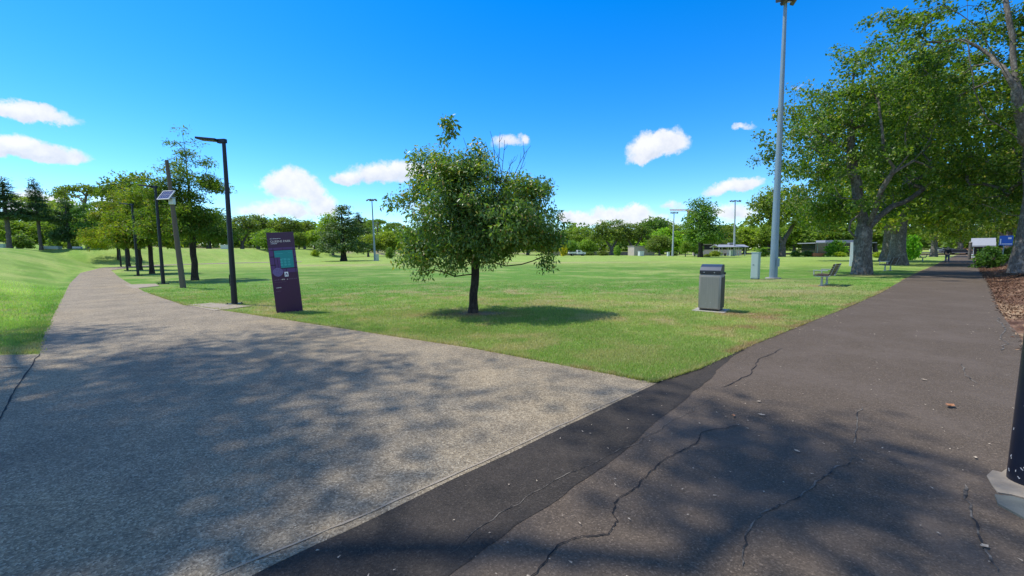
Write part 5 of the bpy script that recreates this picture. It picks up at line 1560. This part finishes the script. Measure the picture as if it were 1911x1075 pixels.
# walking person, seen from behind at the far end of the path
wx, wy = G(1767, 490)
pr_ = empty('person', (wx, wy, .02), R(-40), 'person in dark jacket, blue jeans and pale cap walking on the path', 'person')
def skin_mesh(name, joints, edges, material, parent):
    me = bpy.data.meshes.new(name)
    me.from_pydata([j[0] for j in joints], edges, [])
    o = bpy.data.objects.new(name, me); COL.objects.link(o)
    md = o.modifiers.new('skin', 'SKIN')
    for sv, j in zip(me.skin_vertices[0].data, joints): sv.radius = (j[1], j[1] * (j[2] if len(j) > 2 else 1))
    me.skin_vertices[0].data[0].use_root = True
    o.modifiers.new('sub', 'SUBSURF').levels = 1
    dg = bpy.context.evaluated_depsgraph_get(); dg.update()
    nm = bpy.data.meshes.new_from_object(o.evaluated_get(dg))
    bpy.data.objects.remove(o)
    nm.materials.clear(); nm.materials.append(MATS[material])
    for p in nm.polygons: p.use_smooth = True
    nm.name = name
    return link(bpy.data.objects.new(name, nm), parent)
skin_mesh('body', [((0, 0, .98), .15, .8), ((0, .02, 1.2), .14, .8), ((0, .05, 1.42), .16, .7), ((0, .07, 1.52), .06), ((0, .09, 1.64), .095, 1.1), ((0, .09, 1.73), .07),
                   ((-.2, .05, 1.42), .065), ((-.25, -.05, 1.15), .048), ((-.24, .08, .92), .038), ((-.24, .12, .84), .035), ((.2, .05, 1.42), .065), ((.26, .08, 1.16), .048), ((.27, .28, 1.0), .038), ((.27, .36, .97), .035),
                   ((-.09, 0, .9), .095), ((-.1, .16, .5), .065), ((-.1, .12, .09), .045), ((-.1, .24, .04), .04), ((.09, 0, .9), .095), ((.1, -.06, .5), .065), ((.1, -.26, .12), .045), ((.1, -.18, .04), .04)],
          [(0, 1), (1, 2), (2, 3), (3, 4), (4, 5), (2, 6), (6, 7), (7, 8), (8, 9), (2, 10), (10, 11), (11, 12), (12, 13), (0, 14), (14, 15), (15, 16), (16, 17), (0, 18), (18, 19), (19, 20), (20, 21)], 'skin', pr_)
skin_mesh('jacket', [((0, 0, .94), .19, .8), ((0, .02, 1.2), .175, .8), ((0, .05, 1.43), .185, .72), ((-.2, .05, 1.43), .085), ((-.255, -.05, 1.15), .068), ((-.245, .07, .94), .056), ((.2, .05, 1.43), .085), ((.265, .08, 1.16), .068), ((.275, .26, 1.01), .056)],
          [(0, 1), (1, 2), (2, 3), (3, 4), (4, 5), (2, 6), (6, 7), (7, 8)], 'cloth_dark', pr_)
skin_mesh('jeans', [((0, 0, .97), .17, .8), ((-.09, 0, .88), .115), ((-.1, .16, .5), .085), ((-.1, .12, .1), .068), ((.09, 0, .88), .115), ((.1, -.06, .5), .085), ((.1, -.26, .14), .068)], [(0, 1), (1, 2), (2, 3), (0, 4), (4, 5), (5, 6)], 'denim', pr_)
MB().ball((0, .085, 1.72), .105, 2, (1, 1.1, .75)).box((0, .2, 1.70), (.15, .12, .015)).build('cap', 'cloth_grey', pr_, True)
for s_, y_, z_ in ((-.1, .2, .045), (.1, -.2, .06)): MB().box((s_, y_, z_), (.1, .28, .09), None, .03).build('shoe', 'tyre', pr_)

# ------------------------------------------------------------------ litter: fallen leaves on the paths
def dead_leaf(x, y, s, rz, curl, material):
    pts = [(-.5, 0), (-.3, .2), (-.1, .16), (.02, .33), (.2, .18), (.5, .02), (.22, -.16), (.05, -.3), (-.12, -.15), (-.3, -.18)]
    b = bmesh.new()
    c = b.verts.new((0, 0, .02 * s))
    vs = [b.verts.new((a * s, d * s, (abs(d) * curl + abs(a) * curl * .6) * s + .003)) for a, d in pts]
    for i in range(len(vs)): b.faces.new((c, vs[i], vs[(i + 1) % len(vs)]))
    me = bpy.data.meshes.new('fallen_leaf'); b.to_mesh(me); b.free(); me.materials.append(MATS[material])
    o = link(bpy.data.objects.new('fallen_leaf', me)); o.location = (x, y, .012); o.rotation_euler = (0, 0, rz)
    return o
for (px, py, s, rz_, cu_, mm, lab) in ((1773, 761, .12, .3, .5, 'dry_leaf', 'largest curled orange leaf lying on the asphalt path'), (1369, 779, .06, 1.2, .5, 'dry_leaf', 'small tan leaf on the asphalt near the dark patch'), (1421, 777, .065, 2.6, .3, 'pale_leaf', 'narrow pale leaf on the asphalt right of the small tan leaf'),
                                       (1416, 752, .05, .2, .4, 'pale_leaf', 'pale crumpled leaf on the asphalt beyond the tan leaf'), (1724, 711, .06, 2.2, .4, 'pale_leaf', 'dull leaf on the asphalt beyond the large orange leaf'), (1487, 845, .05, 2.0, .3, 'pale_leaf', 'thin pale leaf beside the shaded asphalt'), (1820, 857, .04, .7, .3, 'pale_leaf', 'tiny pale leaf on the asphalt near the dark pole'), (1837, 1024, .05, .1, .3, 'pale_leaf', 'pale leaf by the crack below the dark pole')):
    x, y = G(px, py)
    tag(dead_leaf(x, y, s, rz_, cu_, mm), lab, 'leaf', 'fallen leaves on the asphalt')
rg = np.random.default_rng(61)
V, F = [], []
for k in range(900):
    if k < 420:
        f = rg.uniform(0, 1) ** 1.6 * 9; off = rg.uniform(0, 4.0)
        x, y = -1.2 + f + off * .72, 1.9 + f - off * .68
    elif k < 700:
        f = rg.uniform(0, 20); x, y = 4 + f * 1.04 + rg.normal(0, .25) , 6.7 + f * .93 + rg.normal(0, .2) if False else (6.7 + f * .86 + rg.normal(0, .2))
        x = float(np.interp(y, [q[1] for q in ASPH_L[4:]], [q[0] for q in ASPH_L[4:]])) + rg.exponential(.12)
    else:
        y = rg.uniform(5.5, 30); x = float(np.interp(y, [q[1] for q in ASPH_R[4:]], [q[0] for q in ASPH_R[4:]])) - rg.exponential(.22)
    s = rg.uniform(.004, .012) * (1 if y < 7 else 1.8); a = rg.uniform(0, 6.28)
    i = len(V); z = .016
    for q in (0, 2.3, 4.0): V.append((x + s * math.cos(a + q) * (1.6 if q == 0 else .7), y + s * math.sin(a + q) * (1.6 if q == 0 else .7), z + (s * .3 if q == 0 else 0)))
    F.append((i, i + 1, i + 2))
lt = np_obj('leaf_litter', np.array(V), np.array(F), 'pale_leaf')
tag(lt, 'scattered pale flecks of leaf litter on the asphalt', 'leaf litter', None, 'stuff')
# mulch pieces on the bank
rg = np.random.default_rng(62); n = 30000
y = rg.uniform(5.5, 34, n); s_ = rg.exponential(2.2, n) - .06
keep = (y > 9) | (rg.uniform(0, 1, n) < .25)
y, s_ = y[keep], s_[keep]; n = len(y)
x = np.interp(y, [q[1] for q in ASPH_R[4:]], [q[0] for q in ASPH_R[4:]]) + s_ * 1.1
z = terrain(x, y) + .012
C_ = np.c_[x, y, z]
V, F = leaves(C_, 1, .01, .06, .022, rg, None, .8, 0, 0)
V[:, 2] = np.maximum(V[:, 2], np.repeat(z, 4) - .005)
ml = np_obj('mulch', V, F, 'mulch_bits')
tag(ml, 'brown bark and dry leaf mulch covering the right bank', 'mulch', None, 'stuff')
print('tris', sum(len(o.data.polygons) for o in sc.objects if o.type == 'MESH'), 'objs', len(sc.objects))
